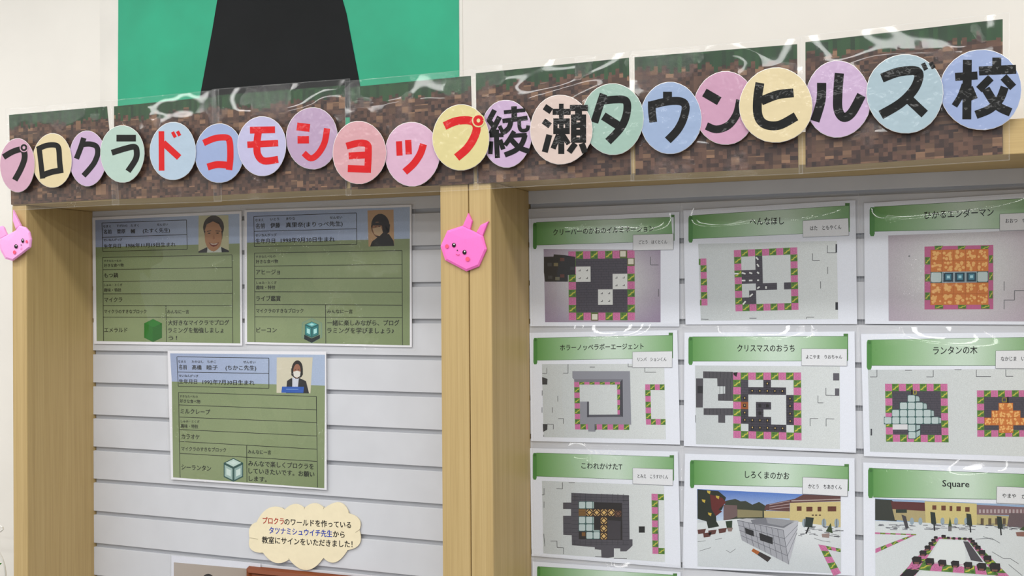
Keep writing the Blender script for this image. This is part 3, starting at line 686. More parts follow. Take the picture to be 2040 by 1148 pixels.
def poster(crop, label, paperq, hdr, roll, rroll, title, tagq, tagtext, pic, picgrad, draw, seed, Y, filmpad=(6, 13, 5, 4)):
    zz = Zc(crop)
    t = thing('laminated_poster', centre([zz(*p) for p in paperq], Y), label, 'poster', 'green-headed posters on the right slatted wall')
    sheet('paper', [zz(*p) for p in paperq], Y, t)
    pr = Print(crop, Y - 0.0001)
    a, b_, c, d = hdr; n = 10
    for i in range(n):
        s0, s1 = i / n, (i + 1) / n
        def cc(s_): k = 1 - abs(s_ - 0.55) / 0.55; k = max(0, k) ** 0.85; return tuple(HD[j] * (1 - k) + HM[j] * k for j in range(3))
        pr.poly([bil(hdr, s0, 0), bil(hdr, s1, 0), bil(hdr, s1, 1), bil(hdr, s0, 1)], [cc(s0), cc(s1), cc(s1), cc(s0)], 1)
    pr.line(*a, *b_, 2.5, (60, 104, 56), 1.6); pr.line(*d, *c, 2.5, (60, 104, 56), 1.6)
    x0, y0, x1, y1 = roll
    r = (x1 - x0) / 2
    pr.poly([(x0, y0 + r), (x0 + r * .4, y0), (x1 - r * .3, y0), (x1, y0 + r * .6), (x1, y1 - r), (x1 - r * .4, y1), (x0 + r * .4, y1), (x0, y1 - r)], (74, 134, 62), 2)
    pr.ell(x0 + r * 1.1, y0 + r * 1.1, r * .6, r * .7, (58, 110, 50), 2.5)
    if rroll:
        x0, y0, x1, y1 = rroll
        pr.poly([(x0, y0), (x1, y0), (x1, y1), (x1 - 6, y1), (x1 - 6, y0 + (x1 - x0) * .6), (x0, y0 + (x1 - x0) * .6)], (74, 124, 58), 2)
    pr.flush('header_scroll', M['paper'], t)
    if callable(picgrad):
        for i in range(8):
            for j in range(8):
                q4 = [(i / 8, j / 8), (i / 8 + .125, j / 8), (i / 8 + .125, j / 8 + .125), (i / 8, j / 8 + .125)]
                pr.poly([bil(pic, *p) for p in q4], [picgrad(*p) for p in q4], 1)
    else: pr.poly(pic, picgrad, 1)
    pr.lv = 2; draw(pr)
    pr.flush('printed_picture', M['grain'], t)
    pr.poly(tagq, (228, 230, 234), 13); pr.ring(tagq, 2.2, (120, 122, 126), 13.4); pr.flush('name_card', M['paper'], t)
    pr.text(title[0], *title[1:], (12, 15, 12), 0.014, 3); pr.text(tagtext[0], *tagtext[1:], (18, 20, 22), 0.012, 14.5)
    pr.flush('lettering', M['paper'], t)
    pq = [zz(*p) for p in paperq]; l, tp, rgt, bt = filmpad
    fq = ((pq[0][0] - l + 2, pq[0][1] - tp), (pq[1][0] + rgt, pq[1][1] - tp), (pq[2][0] + rgt, pq[2][1] + bt), (pq[3][0] - l + 2, pq[3][1] + bt))
    film('clear_sleeve', fq, Y - 0.0018, t, seed, amp=0.004, res=0.007, m=M['film_soft'], smooth_bulge=0.014)
    return t
SN = (216, 221, 221); SNd = (198, 204, 206)
GRAD = [SNd, SN, SN, SNd]
def marks(pr, L_, w=4, col=(96, 98, 102)):
    for l in L_: pr.line(*l, w, col, 1.6)
def d11(pr):
    g = ring_rows(9, 9, ['kkkkkkk', 'vvkkkkk', 'vvkkkvv', 'kkkkkvv', 'kkkvvkk', 'kkkvvkk', 'kkkkkkk'])
    grid(pr, [(365, 480), (887, 470), (890, 1022), (369, 1022)], g, 3)
    pr.poly([(172, 522), (248, 520), (250, 502), (330, 508), (420, 522), (420, 662), (362, 665), (362, 718), (182, 718), (172, 640)], (40, 40, 42), 5)
    for x, y, c in ((250, 570, (120, 110, 80)), (300, 530, (100, 60, 50)), (300, 660, (96, 56, 48)), (262, 680, (110, 108, 90)), (200, 570, (66, 66, 68)), (205, 670, (64, 64, 66)), (380, 600, (60, 62, 66))):
        pr.rect(x, y, x + 34, y + 26, c, 5.6)
    for x, y in ((768, 470), (830, 530), (545, 968)):
        pr.rect(x, y, x + 57, y + 57, (110, 96, 66), 6); pr.rect(x + 6, y + 6, x + 50, y + 50, (220, 218, 200), 6.5)
    marks(pr, [(1013, 522, 1013, 586), (1013, 586, 1076, 586), (1077, 775, 1077, 836)], 5)
def d12(pr):
    g = ring_rows(9, 9, ['..k....', '..k....', 'kkk....', 'kkk....', '..kkk.k', '.k.....', 'kk.....'])
    grid(pr, [(443, 470), (943, 447), (953, 940), (457, 952)], g, 3)
    for l in ((618, 525, 636, 545), (626, 578, 640, 600), (564, 646, 588, 654), (626, 642, 642, 654), (505, 648, 535, 656), (448, 655, 480, 655), (505, 709, 534, 709), (562, 709, 590, 708), (626, 707, 642, 706), (628, 772, 646, 758), (697, 754, 697, 774), (568, 836, 592, 814), (514, 898, 536, 872)):
        pr.line(*l, 12, (226, 228, 226), 6)
    grid(pr, [(178, 536), (226, 535), (236, 905), (186, 906)], list('pgpgpgp'), 3); pr.rect(166, 538, 180, 586, (86, 128, 50), 4); pr.rect(176, 860, 188, 905, (86, 128, 50), 4)
    marks(pr, [(1063, 495, 1063, 550), (1063, 550, 1120, 550), (1180, 432, 1180, 490), (1180, 490, 1250, 490), (1183, 602, 1183, 658), (1127, 716, 1127, 772), (185, 1013, 243, 1017), (566, 1006, 622, 1006), (1016, 998, 1076, 998), (1018, 998, 1018, 1012)], 5)
    pr.rect(1245, 422, 1257, 488, (60, 62, 68), 3); pr.rect(1244, 880, 1264, 940, (44, 46, 52), 3)
def d13(pr):
    x0, y0, x1, y1 = 493, 520, 970, 962
    pr.poly([(x0, 527), (x1, 515), (x1, 961), (x0, 963)], (188, 96, 140), 3)
    xs = [535, 615, 696, 774, 855, 937]
    for i in range(5):
        ch = 'g' if i % 2 == 0 else 'p'
        top = [(xs[i] + 28, y0 + 2), (xs[i + 1] + 8, y0 + 1), (xs[i + 1] - 10, 550), (xs[i] + 30, 552)]
        if i != 1 and i != 3: tile(pr, top, 'g', 4); tile(pr, [(xs[i] + 30, 930), (xs[i + 1] + 8, 930), (xs[i + 1] + 8, 958), (xs[i] + 30, 958)], 'g', 4)
    for yy in (600, 718, 845):
        tile(pr, [(x0 + 4, yy), (532, yy), (532, yy + 52), (x0 + 4, yy + 52)], 'g', 4); tile(pr, [(940, yy - 12), (966, yy - 14), (966, yy + 42), (940, yy + 42)], 'g', 4)
    grid(pr, [(535, 550), (936, 542), (936, 930), (533, 932)], ['ooooo', 'ooooo', 'cbobc', 'ooooo', 'ooooo'][:2] + ['cbbbc'] + ['ooooo', 'ooooo'], 5)
    marks(pr, [(1045, 768, 1045, 832), (1117, 832, 1183, 832), (1117, 832, 1117, 898), (1045, 898, 1117, 898), (1045, 898, 1045, 962)], 5)
    pr.ell(387, 593, 6, 4, (90, 92, 96), 3)
def d21(pr):
    grid(pr, [(458, 535), (505, 535), (512, 910), (465, 910)], list('pgpgpgpg'), 3)
    grid(pr, [(458, 534), (862, 534), (862, 558), (458, 558)], ['pgpgpgpgp'], 4)
    grid(pr, [(836, 556), (862, 556), (860, 828), (840, 828)], list('gpgpgp'), 4)
    grid(pr, [(465, 905), (943, 908), (943, 957), (466, 953)], ['pgpgpgpgpg'], 3)
    G1, G2 = (142, 144, 154), (84, 84, 94)
    pr.poly([(443, 440), (948, 440), (960, 910), (510, 906), (510, 708), (572, 708), (574, 845), (888, 842), (885, 510), (458, 512), (443, 500)], G1, 6)
    pr.poly([(458, 512), (885, 510), (862, 536), (460, 536)], (120, 120, 130), 6.5)
    pr.poly([(885, 510), (888, 842), (860, 822), (862, 536)], (66, 66, 76), 7); pr.poly([(574, 824), (862, 822), (888, 842), (574, 845)], (82, 82, 92), 7)
    pr.rect(572, 708, 588, 845, (66, 66, 76), 7); pr.poly([(580, 905), (645, 907), (645, 972), (582, 970)], G1, 7); pr.rect(638, 907, 650, 960, G2, 7.5)
    grid(pr, [(1083, 556), (1253, 556), (1253, 607), (1083, 605)], ['pgpg'], 3)
    grid(pr, [(1083, 607), (1130, 607), (1136, 862), (1089, 862)], list('gpgpg'), 3)
    grid(pr, [(1089, 862), (1262, 862), (1262, 913), (1091, 911)], ['pgpg'], 3)
    pr.poly([(176, 492), (224, 508), (222, 558), (178, 558)], (60, 62, 66), 3); pr.poly([(182, 905), (224, 906), (222, 955), (186, 975)], (60, 62, 66), 3)
    marks(pr, [(218, 410, 218, 460), (178, 460, 218, 460), (405, 378, 405, 458), (360, 458, 405, 458), (595, 405, 640, 405), (933, 373, 933, 402), (933, 402, 972, 402), (1080, 410, 1080, 450), (1080, 450, 1180, 450), (177, 610, 177, 655), (314, 658, 314, 708), (176, 758, 176, 806), (267, 758, 267, 806), (318, 858, 365, 858), (365, 858, 365, 904), (224, 906, 275, 908), (275, 908, 275, 952), (190, 1000, 190, 1018)], 5)
def d22(pr):
    pr.poly([(208, 410), (453, 415), (453, 652), (330, 650), (330, 596), (388, 592), (388, 532), (325, 532), (323, 468), (208, 466)], (78, 76, 82), 3)
    for p in ([(150, 468), (208, 468), (205, 706), (150, 706)], [(212, 712), (453, 712), (453, 770), (388, 770), (388, 832), (332, 830), (332, 768), (212, 766)]): pr.poly(p, (78, 76, 82), 3)
    for x in range(230, 450, 30): pr.line(x, 415, x, 465, 3, (50, 50, 56), 3.6); pr.line(x, 716, x, 765, 3, (50, 50, 56), 3.6)
    for x in (345, 372, 402, 430): pr.line(x, 470, x, 648, 3, (50, 50, 56), 3.6)
    pr.rect(162, 530, 205, 590, (40, 40, 44), 3.6)
    q = [(453, 420), (1008, 420), (1012, 975), (455, 955)]
    g = ring_rows(9, 9, ['k..t...', 'kttttt.', 't.....t', 'r.tt..t', 't.t...t', 'tttt..t'.replace('tttt', 'tttt'), '.ttttt.'])
    grid(pr, q, g, 3)
    for i, r_ in enumerate(g):
        for j, ch in enumerate(r_):
            if ch in 'tr':
                x, y = bil(q, (j + .42) / 9, (i + .32) / 9); pr.rect(x - 6, y - 2, x + 16, y + 24, (20, 18, 20), 6)
                if not (i in (4, 5) and j in (3, 4)): pr.rect(x + 2, y + 4, x + 10, y + 15, (214, 180, 110), 6.5)
    pr.poly([(455, 420), (490, 418), (480, 455), (458, 440)], (34, 26, 26), 6)
    pr.rect(1270, 425, 1320, 485, (92, 90, 98), 3); pr.rect(1285, 550, 1320, 610, (92, 90, 98), 3)
    marks(pr, [(1211, 545, 1211, 606), (1211, 606, 1285, 608), (1146, 608, 1146, 668), (1146, 668, 1190, 668), (1082, 796, 1082, 858), (1082, 796, 1148, 796), (1213, 798, 1213, 860), (1213, 798, 1280, 800), (146, 768, 148, 830)], 5)
def d23(pr):
    g = ring_rows(8, 9, ['kkkkkkk'] * 6)
    grid(pr, [(250, 495), (742, 495), (752, 957), (258, 952)], g, 3)
    pr.rect(455, 540, 468, 582, (24, 20, 20), 6); pr.ring([(474, 548), (496, 548), (496, 576), (474, 576)], 6, (170, 160, 50), 6)
    pr.rect(310, 814, 428, 856, (216, 216, 220), 6)
    for y, x0, n in ((582, 427, 1), (640, 365, 3), (698, 303, 5), (755, 242, 7), (814, 430, 1), (871, 432, 1)):
        for i in range(n): tile(pr, [(x0 + i * 62, y), (x0 + i * 62 + 62, y), (x0 + i * 62 + 62, y + 58), (x0 + i * 62, y + 58)], 'c', 8)
    for q in ([(489, 588), (515, 592), (525, 608), (525, 636), (489, 636)], [(551, 646), (575, 648), (582, 662), (582, 696), (551, 696)], [(614, 702), (636, 706), (638, 752), (614, 752)], [(676, 758), (694, 762), (694, 808), (676, 810)], [(494, 818), (530, 818), (530, 850), (494, 866)], [(494, 872), (530, 856), (530, 900), (494, 925)]):
        pr.poly(q, (46, 82, 80), 8); cx_, cy_ = sum(p[0] for p in q) / len(q), sum(p[1] for p in q) / len(q); pr.poly([(cx_ + (p[0] - cx_) * .8, cy_ + (p[1] - cy_) * .84) for p in q], (168, 188, 188), 9)
    g2 = ring_rows(7, 9, ['kkkkkkk'] * 5)
    grid(pr, [(975, 547), (1470, 545), (1475, 913), (978, 913)], g2, 3)
    pr.ring([(1175, 606), (1207, 606), (1207, 638), (1175, 638)], 7, (150, 140, 40), 6); pr.rect(1212, 598, 1226, 645, (24, 20, 20), 6)
    for y, x0, n in ((645, 1146, 2), (705, 1090, 4), (762, 1034, 6), (822, 1148, 2)):
        for i in range(n): tile(pr, [(x0 + i * 57, y), (x0 + i * 57 + 57, y), (x0 + i * 57 + 57, y + 60), (x0 + i * 57, y + 60)], 'o', 8)
    marks(pr, [(186, 384, 186, 440), (132, 440, 186, 440), (408, 388, 462, 388), (630, 388, 630, 440), (576, 440, 630, 440), (798, 384, 854, 384), (970, 384, 970, 438), (970, 438, 1086, 438), (1203, 380, 1203, 436), (1203, 436, 1262, 436)], 5)
    pr.rect(136, 850, 148, 902, (70, 72, 78), 3)
def d31(pr):
    pr.poly([(420, 438), (913, 458), (918, 835), (943, 835), (943, 888), (920, 912), (890, 938), (838, 938), (838, 912), (784, 912), (784, 986), (730, 994), (678, 990), (675, 925), (622, 920), (620, 902), (426, 886), (424, 800), (352, 796), (350, 634), (418, 634), (418, 577), (350, 575), (350, 521), (420, 521)], (78, 76, 84), 3)
    for y in range(470, 900, 34): pr.line(426, y, 484, y, 3, (54, 52, 60), 3.6); pr.line(858, y, 914, y, 3, (54, 52, 60), 3.6)
    for y in (478, 500, 862, 880): pr.line(430, y - 6, 905, y + 4, 3, (54, 52, 60), 3.6)
    for x in range(450, 900, 46): pr.line(x, 445, x, 520, 3, (54, 52, 60), 3.6); pr.line(x, 842, x, 888, 3, (54, 52, 60), 3.6)
    for y in (660, 700, 740, 775): pr.line(354, y, 420, y, 3, (54, 52, 60), 3.6)
    pr.poly([(606, 518), (853, 524), (857, 842), (484, 834), (484, 768), (606, 768)], (34, 30, 30), 5)
    pr.poly([(730, 670), (842, 680), (842, 838), (730, 834)], (62, 58, 64), 5.4)
    T = lambda x, y, k, w=60, h=63: tile(pr, [(x, y), (x + w, y), (x + w, y + h), (x, y + h)], k, 7)
    T(483, 511, 'c'); T(544, 511, 'c'); pr.rect(602, 516, 614, 570, (150, 172, 170), 7)
    T(483, 572, 'n', 60, 62)
    for i in range(4): T(545 + i * 62, 576, 'y', 61, 62)
    T(792, 588, 'd', 58, 58)
    for y in (639, 703): T(483, y, 'c'); T(544, y, 'c'); pr.rect(602, y + 4, 614, y + 60, (150, 172, 170), 7)
    T(546, 770, 'c'); T(606, 770, 'c'); pr.rect(612, 756, 662, 770, (150, 172, 170), 7)
    pr.rect(510, 776, 540, 808, (120, 84, 40), 6)
    for y in (645, 711, 777): T(668, y, 'y', 60, 62)
    grid(pr, [(1105, 445), (1158, 447), (1165, 960), (1114, 958)], list('pgpgpgpgp'), 3)
    tile(pr, [(1158, 448), (1211, 450), (1211, 502), (1158, 500)], 'g', 3); tile(pr, [(1163, 908), (1217, 910), (1217, 962), (1164, 960)], 'g', 3)
    pr.rect(997, 725, 1048, 778, (26, 28, 28), 4); pr.rect(1158, 502, 1166, 906, (130, 132, 134), 3)
    marks(pr, [(188, 398, 188, 455), (170, 455, 188, 455), (188, 512, 188, 566), (345, 348, 345, 405), (293, 403, 345, 405), (398, 352, 452, 352), (185, 788, 195, 896), (243, 850, 298, 850), (298, 850, 300, 905), (300, 905, 355, 908), (355, 908, 355, 962), (624, 983, 678, 985), (784, 998, 896, 1000)], 5)
def d32(pr):
    pr.poly([(115, 280), (960, 322), (960, 500), (115, 460)], [(70, 110, 190), (96, 136, 206), (200, 214, 226), (190, 206, 226)], 1.5)
    pr.poly([(280, 350), (340, 338), (370, 352), (400, 350), (440, 372), (480, 356), (520, 380), (520, 450), (270, 470)], (52, 58, 44), 2)
    pr.poly([(270, 372), (350, 376), (352, 440), (300, 462), (270, 462)], (110, 88, 88), 2.4); pr.poly([(352, 400), (500, 408), (500, 446), (352, 448)], (140, 132, 96), 2.4)
    pr.poly([(520, 372), (690, 338), (740, 312), (960, 322), (960, 350), (660, 362), (660, 412), (510, 404)], (96, 62, 60), 2.8)
    for k in range(3): pr.line(540, 372 + k * 14, 660, 350 + k * 18, 4, (170, 150, 150), 3.1)
    pr.line(670, 350, 960, 340, 6, (176, 160, 156), 3.1)
    pr.poly([(662, 362), (960, 352), (960, 505), (660, 470)], (206, 190, 134), 3); pr.poly([(508, 408), (660, 412), (660, 452), (510, 448)], (196, 180, 128), 3)
    for x, y, w_, h_ in ((702, 382, 28, 26), (758, 384, 36, 28), (824, 384, 22, 28), (884, 382, 50, 30)): pr.rect(x, y, x + w_, y + h_, (96, 50, 34), 4)
    for x in (735, 850, 925): pr.ell(x + 12, 480, 14, 26, (150, 166, 176), 4); pr.line(x + 12, 456, x + 12, 504, 3, (60, 50, 40), 4.4)
    for x in (790, 810, 832): pr.rect(x, 430, x + 12, 438, (96, 70, 50), 4)
    pr.poly([(115, 480), (360, 455), (700, 470), (962, 510), (962, 778), (118, 735)], [(214, 220, 222), (222, 228, 230), (226, 230, 232), (216, 220, 222), (200, 206, 210), (206, 212, 216)], 3.5)
    for l in ((118, 590, 165, 585), (130, 645, 195, 625), (222, 578, 262, 570), (285, 640, 310, 655), (310, 655, 342, 632), (805, 570, 850, 585), (850, 585, 900, 592), (720, 545, 760, 540), (900, 545, 950, 552), (790, 520, 850, 516)): pr.line(*l, 3, (130, 134, 138), 4)
    rr = random.Random(3)
    for i in range(26): x, y = rr.uniform(700, 955), rr.uniform(500, 560); pr.line(x, y, x + rr.uniform(15, 40), y + rr.uniform(-3, 5), 4, (110, 112, 118), 4)
    pr.poly([(117, 282), (240, 292), (285, 330), (262, 400), (225, 428), (228, 470), (245, 500), (180, 512), (170, 470), (117, 455)], (30, 38, 26), 5)
    pr.poly([(190, 312), (262, 330), (285, 360), (240, 400), (262, 412), (225, 440), (200, 400)], (96, 30, 26), 5.4)
    for x, y in ((172, 288), (224, 318), (178, 418), (142, 340)): pr.poly([(x, y), (x + 22, y + 4), (x + 18, y + 22), (x + 4, y + 14)], (196, 170, 66), 6)
    for x, y in ((117, 520), (180, 525), (240, 515), (150, 540)): pr.poly([(x, y), (x + 50, y - 6), (x + 42, y + 20), (x + 4, y + 26)], (92, 52, 46), 5)
    pr.poly([(282, 470), (322, 466), (320, 512), (290, 514)], (40, 58, 36), 5); pr.poly([(290, 508), (326, 508), (318, 530), (298, 530)], (140, 118, 112), 5.4)
    for x, y in ((750, 445), ): pr.poly([(x + 4, y), (x + 52, y + 4), (x + 42, y + 62), (x, y + 58)], (34, 48, 42), 6); pr.line(x + 22, y + 60, x + 6, y + 98, 9, (24, 24, 26), 6)
    pr.poly([(872, 530), (902, 480), (914, 540)], (50, 70, 36), 6); pr.poly([(848, 545), (896, 540), (892, 568), (852, 564)], (150, 130, 124), 6.4)
    # white walled enclosure
    wl, wr, WB, RB = (350, 462), (620, 520), (655, 725), (712, 468)
    pr.poly([(350, 462), (405, 452), (712, 466), (622, 522)], (186, 188, 194), 6)
    pr.poly([(430, 462), (520, 448), (530, 482), (636, 488), (690, 470), (625, 510), (440, 482)], (120, 122, 130), 6.5)
    pr.poly([(520, 448), (690, 466), (620, 500), (530, 482)], (150, 152, 158), 6.8)
    fq = [(350, 464), (622, 522), (655, 724), (378, 582)]
    pr.poly(fq, (164, 166, 174), 7); pr.poly([(622, 522), (712, 468), (690, 590), (655, 724)], (186, 188, 196), 7)
    for i in range(1, 8): a = bil(fq, i / 8, 0); c_ = bil(fq, i / 8, 1); pr.line(*a, *c_, 2.5, (96, 98, 106), 7.6)
    for i in range(1, 4): a = bil(fq, 0, i / 4); c_ = bil(fq, 1, i / 4); pr.line(*a, *c_, 2.5, (96, 98, 106), 7.6)
    rq = [(622, 522), (712, 468), (700, 560), (655, 724)]
    for i in range(1, 4): a = bil(rq, 0, i / 4); c_ = bil(rq, 1, i / 4); pr.line(*a, *c_, 2.5, (120, 122, 130), 7.6)
    pr.line(350, 464, 622, 522, 3, (100, 102, 110), 7.8); pr.line(622, 522, 655, 724, 3, (100, 102, 110), 7.8)
    pr.poly([(395, 508), (447, 526), (450, 560), (402, 542)], (34, 34, 38), 8); pr.poly([(480, 538), (560, 566), (560, 606), (486, 582)], (34, 34, 38), 8)
    pr.poly([(445, 630), (484, 650), (470, 668), (434, 645)], (168, 92, 36), 6); pr.poly([(484, 650), (552, 685), (530, 710), (470, 668)], (52, 44, 44), 6)
    grid(pr, [(828, 606), (872, 614), (962, 775), (918, 792)], list('pgpgp'), 5); grid(pr, [(872, 614), (960, 632), (960, 652), (884, 636)], ['gpg'], 5)
def d33(pr):
    pr.poly([(1163, 335), (2130, 378), (2130, 500), (1163, 470)], (150, 176, 208), 1.5)
    pr.poly([(1163, 338), (1260, 345), (1290, 368), (1290, 470), (1163, 462)], (52, 56, 50), 2)
    pr.poly([(1255, 352), (1455, 360), (1465, 410), (1265, 398)], (92, 44, 44), 2.5); pr.poly([(1265, 398), (1465, 410), (1465, 480), (1280, 462)], (176, 162, 118), 2.5)
    pr.poly([(1455, 352), (1762, 366), (1762, 492), (1462, 482)], (206, 192, 130), 3)
    for x, y, w_, h_ in ((1500, 376, 24, 26), (1553, 378, 26, 28), (1602, 380, 16, 30), (1642, 382, 26, 28), (1694, 386, 26, 28)): pr.rect(x, y, x + w_, y + h_, (104, 58, 40), 4)
    for x in (1510, 1560, 1640, 1700, 1430, 1380): pr.ell(x, 470, 12, 22, (150, 168, 180), 4)
    pr.poly([(1762, 372), (2130, 392), (2130, 440), (1762, 430)], (128, 100, 104), 3); pr.poly([(1762, 430), (1955, 440), (1950, 500), (1762, 492)], (186, 174, 122), 3); pr.poly([(1955, 420), (2130, 430), (2130, 520), (1940, 500)], (104, 88, 92), 3.2)
    for x in range(1775, 2040, 22): pr.rect(x, 400, x + 12, 422, (176, 162, 164), 3.6)
    for x in (1785, 1830, 1870, 1915): pr.rect(x, 452, x + 18, 490, (96, 80, 60), 4)
    pr.poly([(1163, 466), (1400, 476), (1700, 490), (2130, 515), (2130, 830), (1165, 808)], [(214, 220, 222)] * 6, 3.5)
    rr = random.Random(8)
    for i in range(70): x, y = rr.uniform(1170, 2035), rr.uniform(482, 520); pr.line(x, y, x + rr.uniform(15, 50), y + rr.uniform(-2, 5), 4, (104, 106, 114), 4)
    for l in ((1755, 575, 1850, 570), (1850, 570, 1900, 600), (1852, 650, 1920, 690), (1920, 690, 1960, 690), (1960, 690, 2010, 722), (1950, 725, 2030, 790), (1800, 560, 1860, 580)): pr.line(*l, 3.5, (120, 124, 128), 4)
    for x, y in ((1488, 414), (1880, 440), (1700, 424)): 
        pr.poly([(x, y), (x + 28, y + 4), (x + 36, y + 74), (x + 6, y + 70)], (38, 50, 44), 6); pr.line(x + 22, y + 70, x + 26, y + 112, 8, (26, 26, 28), 6)
    pr.poly([(1318, 430), (1344, 440), (1362, 510), (1342, 510)], (70, 68, 72), 6); pr.rect(1286, 400, 1350, 420, (40, 54, 44), 6)
    pr.poly([(1594, 500), (1604, 445), (1616, 502)], (56, 78, 40), 6); pr.rect(1594, 500, 1614, 528, (110, 108, 110), 6)
    pr.poly([(2012, 520), (2040, 500), (2060, 530)], (56, 78, 40), 6); pr.poly([(1992, 535), (2050, 530), (2040, 560), (1998, 558)], (140, 100, 90), 6)
    grid(pr, [(1163, 535), (1405, 546), (1405, 552), (1163, 545)], ['pgpgpgpg'], 5)
    grid(pr, [(1165, 632), (1375, 552), (1405, 548), (1165, 658)], ['pgpgpgp'], 5)
    # pink and green path ring with black blocks
    grid(pr, [(1520, 565), (1548, 565), (1400, 790), (1300, 800)], list('pgpgpgpgp'), 5)
    grid(pr, [(1700, 570), (1732, 572), (1960, 800), (1880, 800)], list('pgpgpgpgp'), 5)
    grid(pr, [(1540, 562), (1730, 570), (1732, 580), (1536, 574)], ['pgpgpgpg'], 5)
    grid(pr, [(1385, 700), (1870, 742), (1890, 790), (1350, 752)], ['pgpgpgpg'], 5.4)
    pr.poly([(1546, 580), (1690, 586), (1700, 740), (1470, 712)], (222, 228, 228), 5.8)
    pr.poly([(1682, 588), (1712, 590), (1800, 712), (1728, 700)], (76, 72, 78), 6)
    pr.poly([(1440, 762), (1830, 795), (1840, 830), (1400, 830)], (222, 228, 228), 6); pr.poly([(1350, 752), (1425, 760), (1370, 812), (1290, 812)], (32, 30, 34), 6)
    bl = [(1408, 700, 30), (1484, 708, 28), (1558, 716, 26), (1634, 722, 26), (1710, 730, 27), (1790, 738, 30), (1868, 742, 34), (1445, 658, 22), (1472, 627, 19), (1492, 604, 16), (1507, 584, 14), (1520, 567, 12),
          (1824, 690, 25), (1792, 655, 21), (1768, 627, 18), (1750, 606, 16), (1737, 590, 14), (1724, 576, 12), (1594, 568, 10), (1627, 571, 10), (1660, 572, 10), (1692, 574, 11), (1566, 560, 14)]
    for x, y, r in bl:
        pr.poly([(x - r, y - r * .4), (x - r * .5, y - r * .8), (x + r * .9, y - r * .7), (x + r, y + r * .4), (x + r * .6, y + r * .8), (x - r * .7, y + r * .7)], (34, 28, 30), 8)
        pr.poly([(x - r * .5, y + r * .35), (x + r * .5, y + r * .4), (x + r * .45, y + r * .72), (x - r * .45, y + r * .68)], (128, 84, 74), 8.5)
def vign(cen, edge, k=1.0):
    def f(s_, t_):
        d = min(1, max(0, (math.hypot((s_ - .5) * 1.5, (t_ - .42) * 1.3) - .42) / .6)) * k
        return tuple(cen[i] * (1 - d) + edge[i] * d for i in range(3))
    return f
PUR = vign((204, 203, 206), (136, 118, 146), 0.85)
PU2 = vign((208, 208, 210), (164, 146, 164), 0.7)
Y1 = 0.1905
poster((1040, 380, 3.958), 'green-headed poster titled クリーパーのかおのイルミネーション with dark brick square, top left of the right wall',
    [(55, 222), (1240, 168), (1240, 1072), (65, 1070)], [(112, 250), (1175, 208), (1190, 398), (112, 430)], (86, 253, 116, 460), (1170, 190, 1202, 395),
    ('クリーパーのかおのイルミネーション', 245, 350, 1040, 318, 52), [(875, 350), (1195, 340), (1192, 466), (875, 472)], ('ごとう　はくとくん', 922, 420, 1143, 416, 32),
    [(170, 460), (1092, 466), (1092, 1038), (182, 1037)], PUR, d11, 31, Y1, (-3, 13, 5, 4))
poster((1350, 380, 3.958), 'green-headed poster titled へんなほし with pink and green tile ring around pale ground',
    [(45, 156), (1402, 74), (1415, 1052), (62, 1056)], [(112, 196), (1357, 116), (1357, 322), (115, 380)], (85, 198, 119, 410), (1320, 98, 1357, 290),
    ('へんなほし', 570, 268, 838, 262, 62), [(987, 237), (1345, 217), (1350, 354), (988, 368)], ('はた　ともやくん', 1045, 312, 1290, 302, 38),
    [(162, 420), (1255, 396), (1265, 1012), (182, 1026)], GRAD, d12, 32, Y1)
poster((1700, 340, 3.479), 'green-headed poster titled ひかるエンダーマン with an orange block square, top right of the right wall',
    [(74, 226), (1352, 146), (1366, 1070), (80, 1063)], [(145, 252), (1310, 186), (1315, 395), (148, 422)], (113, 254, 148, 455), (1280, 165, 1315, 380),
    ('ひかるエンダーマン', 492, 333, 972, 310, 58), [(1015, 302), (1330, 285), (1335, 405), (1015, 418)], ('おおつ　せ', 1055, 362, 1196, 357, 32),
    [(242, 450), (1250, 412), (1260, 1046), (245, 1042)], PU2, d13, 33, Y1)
poster((1040, 640, 4.415), 'green-headed poster titled ホラーノッペラボーエージェント with a grey ring over tiles',
    [(65, 104), (1365, 78), (1390, 1087), (80, 1055)], [(133, 148), (1325, 124), (1328, 325), (133, 345)], (100, 148, 134, 380), (1290, 102, 1327, 320),
    ('ホラーノッペラボーエージェント', 335, 256, 1068, 243, 56), [(972, 271), (1320, 265), (1320, 408), (972, 408)], ('リンバ　ションくん', 1015, 352, 1270, 350, 36),
    [(175, 378), (1250, 374), (1265, 1040), (190, 1020)], GRAD, d21, 34, Y1, (-3, 13, 5, 4))
poster((1350, 640, 4.1), 'green-headed poster titled クリスマスのおうち with many small dark openings, centre of the right wall',
    [(55, 94), (1445, 84), (1457, 1076), (50, 1020)], [(120, 128), (1390, 124), (1390, 325), (122, 328)], (88, 128, 123, 358), (1355, 102, 1392, 320),
    ('クリスマスのおうち', 487, 246, 955, 246, 62), [(1012, 225), (1383, 227), (1383, 366), (1012, 363)], ('よこやま　りおちゃん', 1048, 306, 1343, 306, 34),
    [(142, 362), (1325, 370), (1325, 1045), (150, 1005)], GRAD, d22, 35, Y1)
poster((1700, 640, 3.96), 'green-headed poster titled ランタンの木 with pale and orange stepped block trees',
    [(60, 102), (1500, 88), (1516, 1118), (84, 1066)], [(142, 148), (1460, 126), (1460, 350), (145, 350)], (106, 148, 145, 383), (1420, 105, 1460, 340),
    ('ランタンの木', 630, 260, 978, 253, 66), [(1124, 233), (1480, 229), (1480, 376), (1122, 373)], ('なかじま　い', 1165, 313, 1352, 311, 38),
    [(115, 385), (1400, 376), (1410, 1068), (132, 1030)], GRAD, d23, 36, Y1)
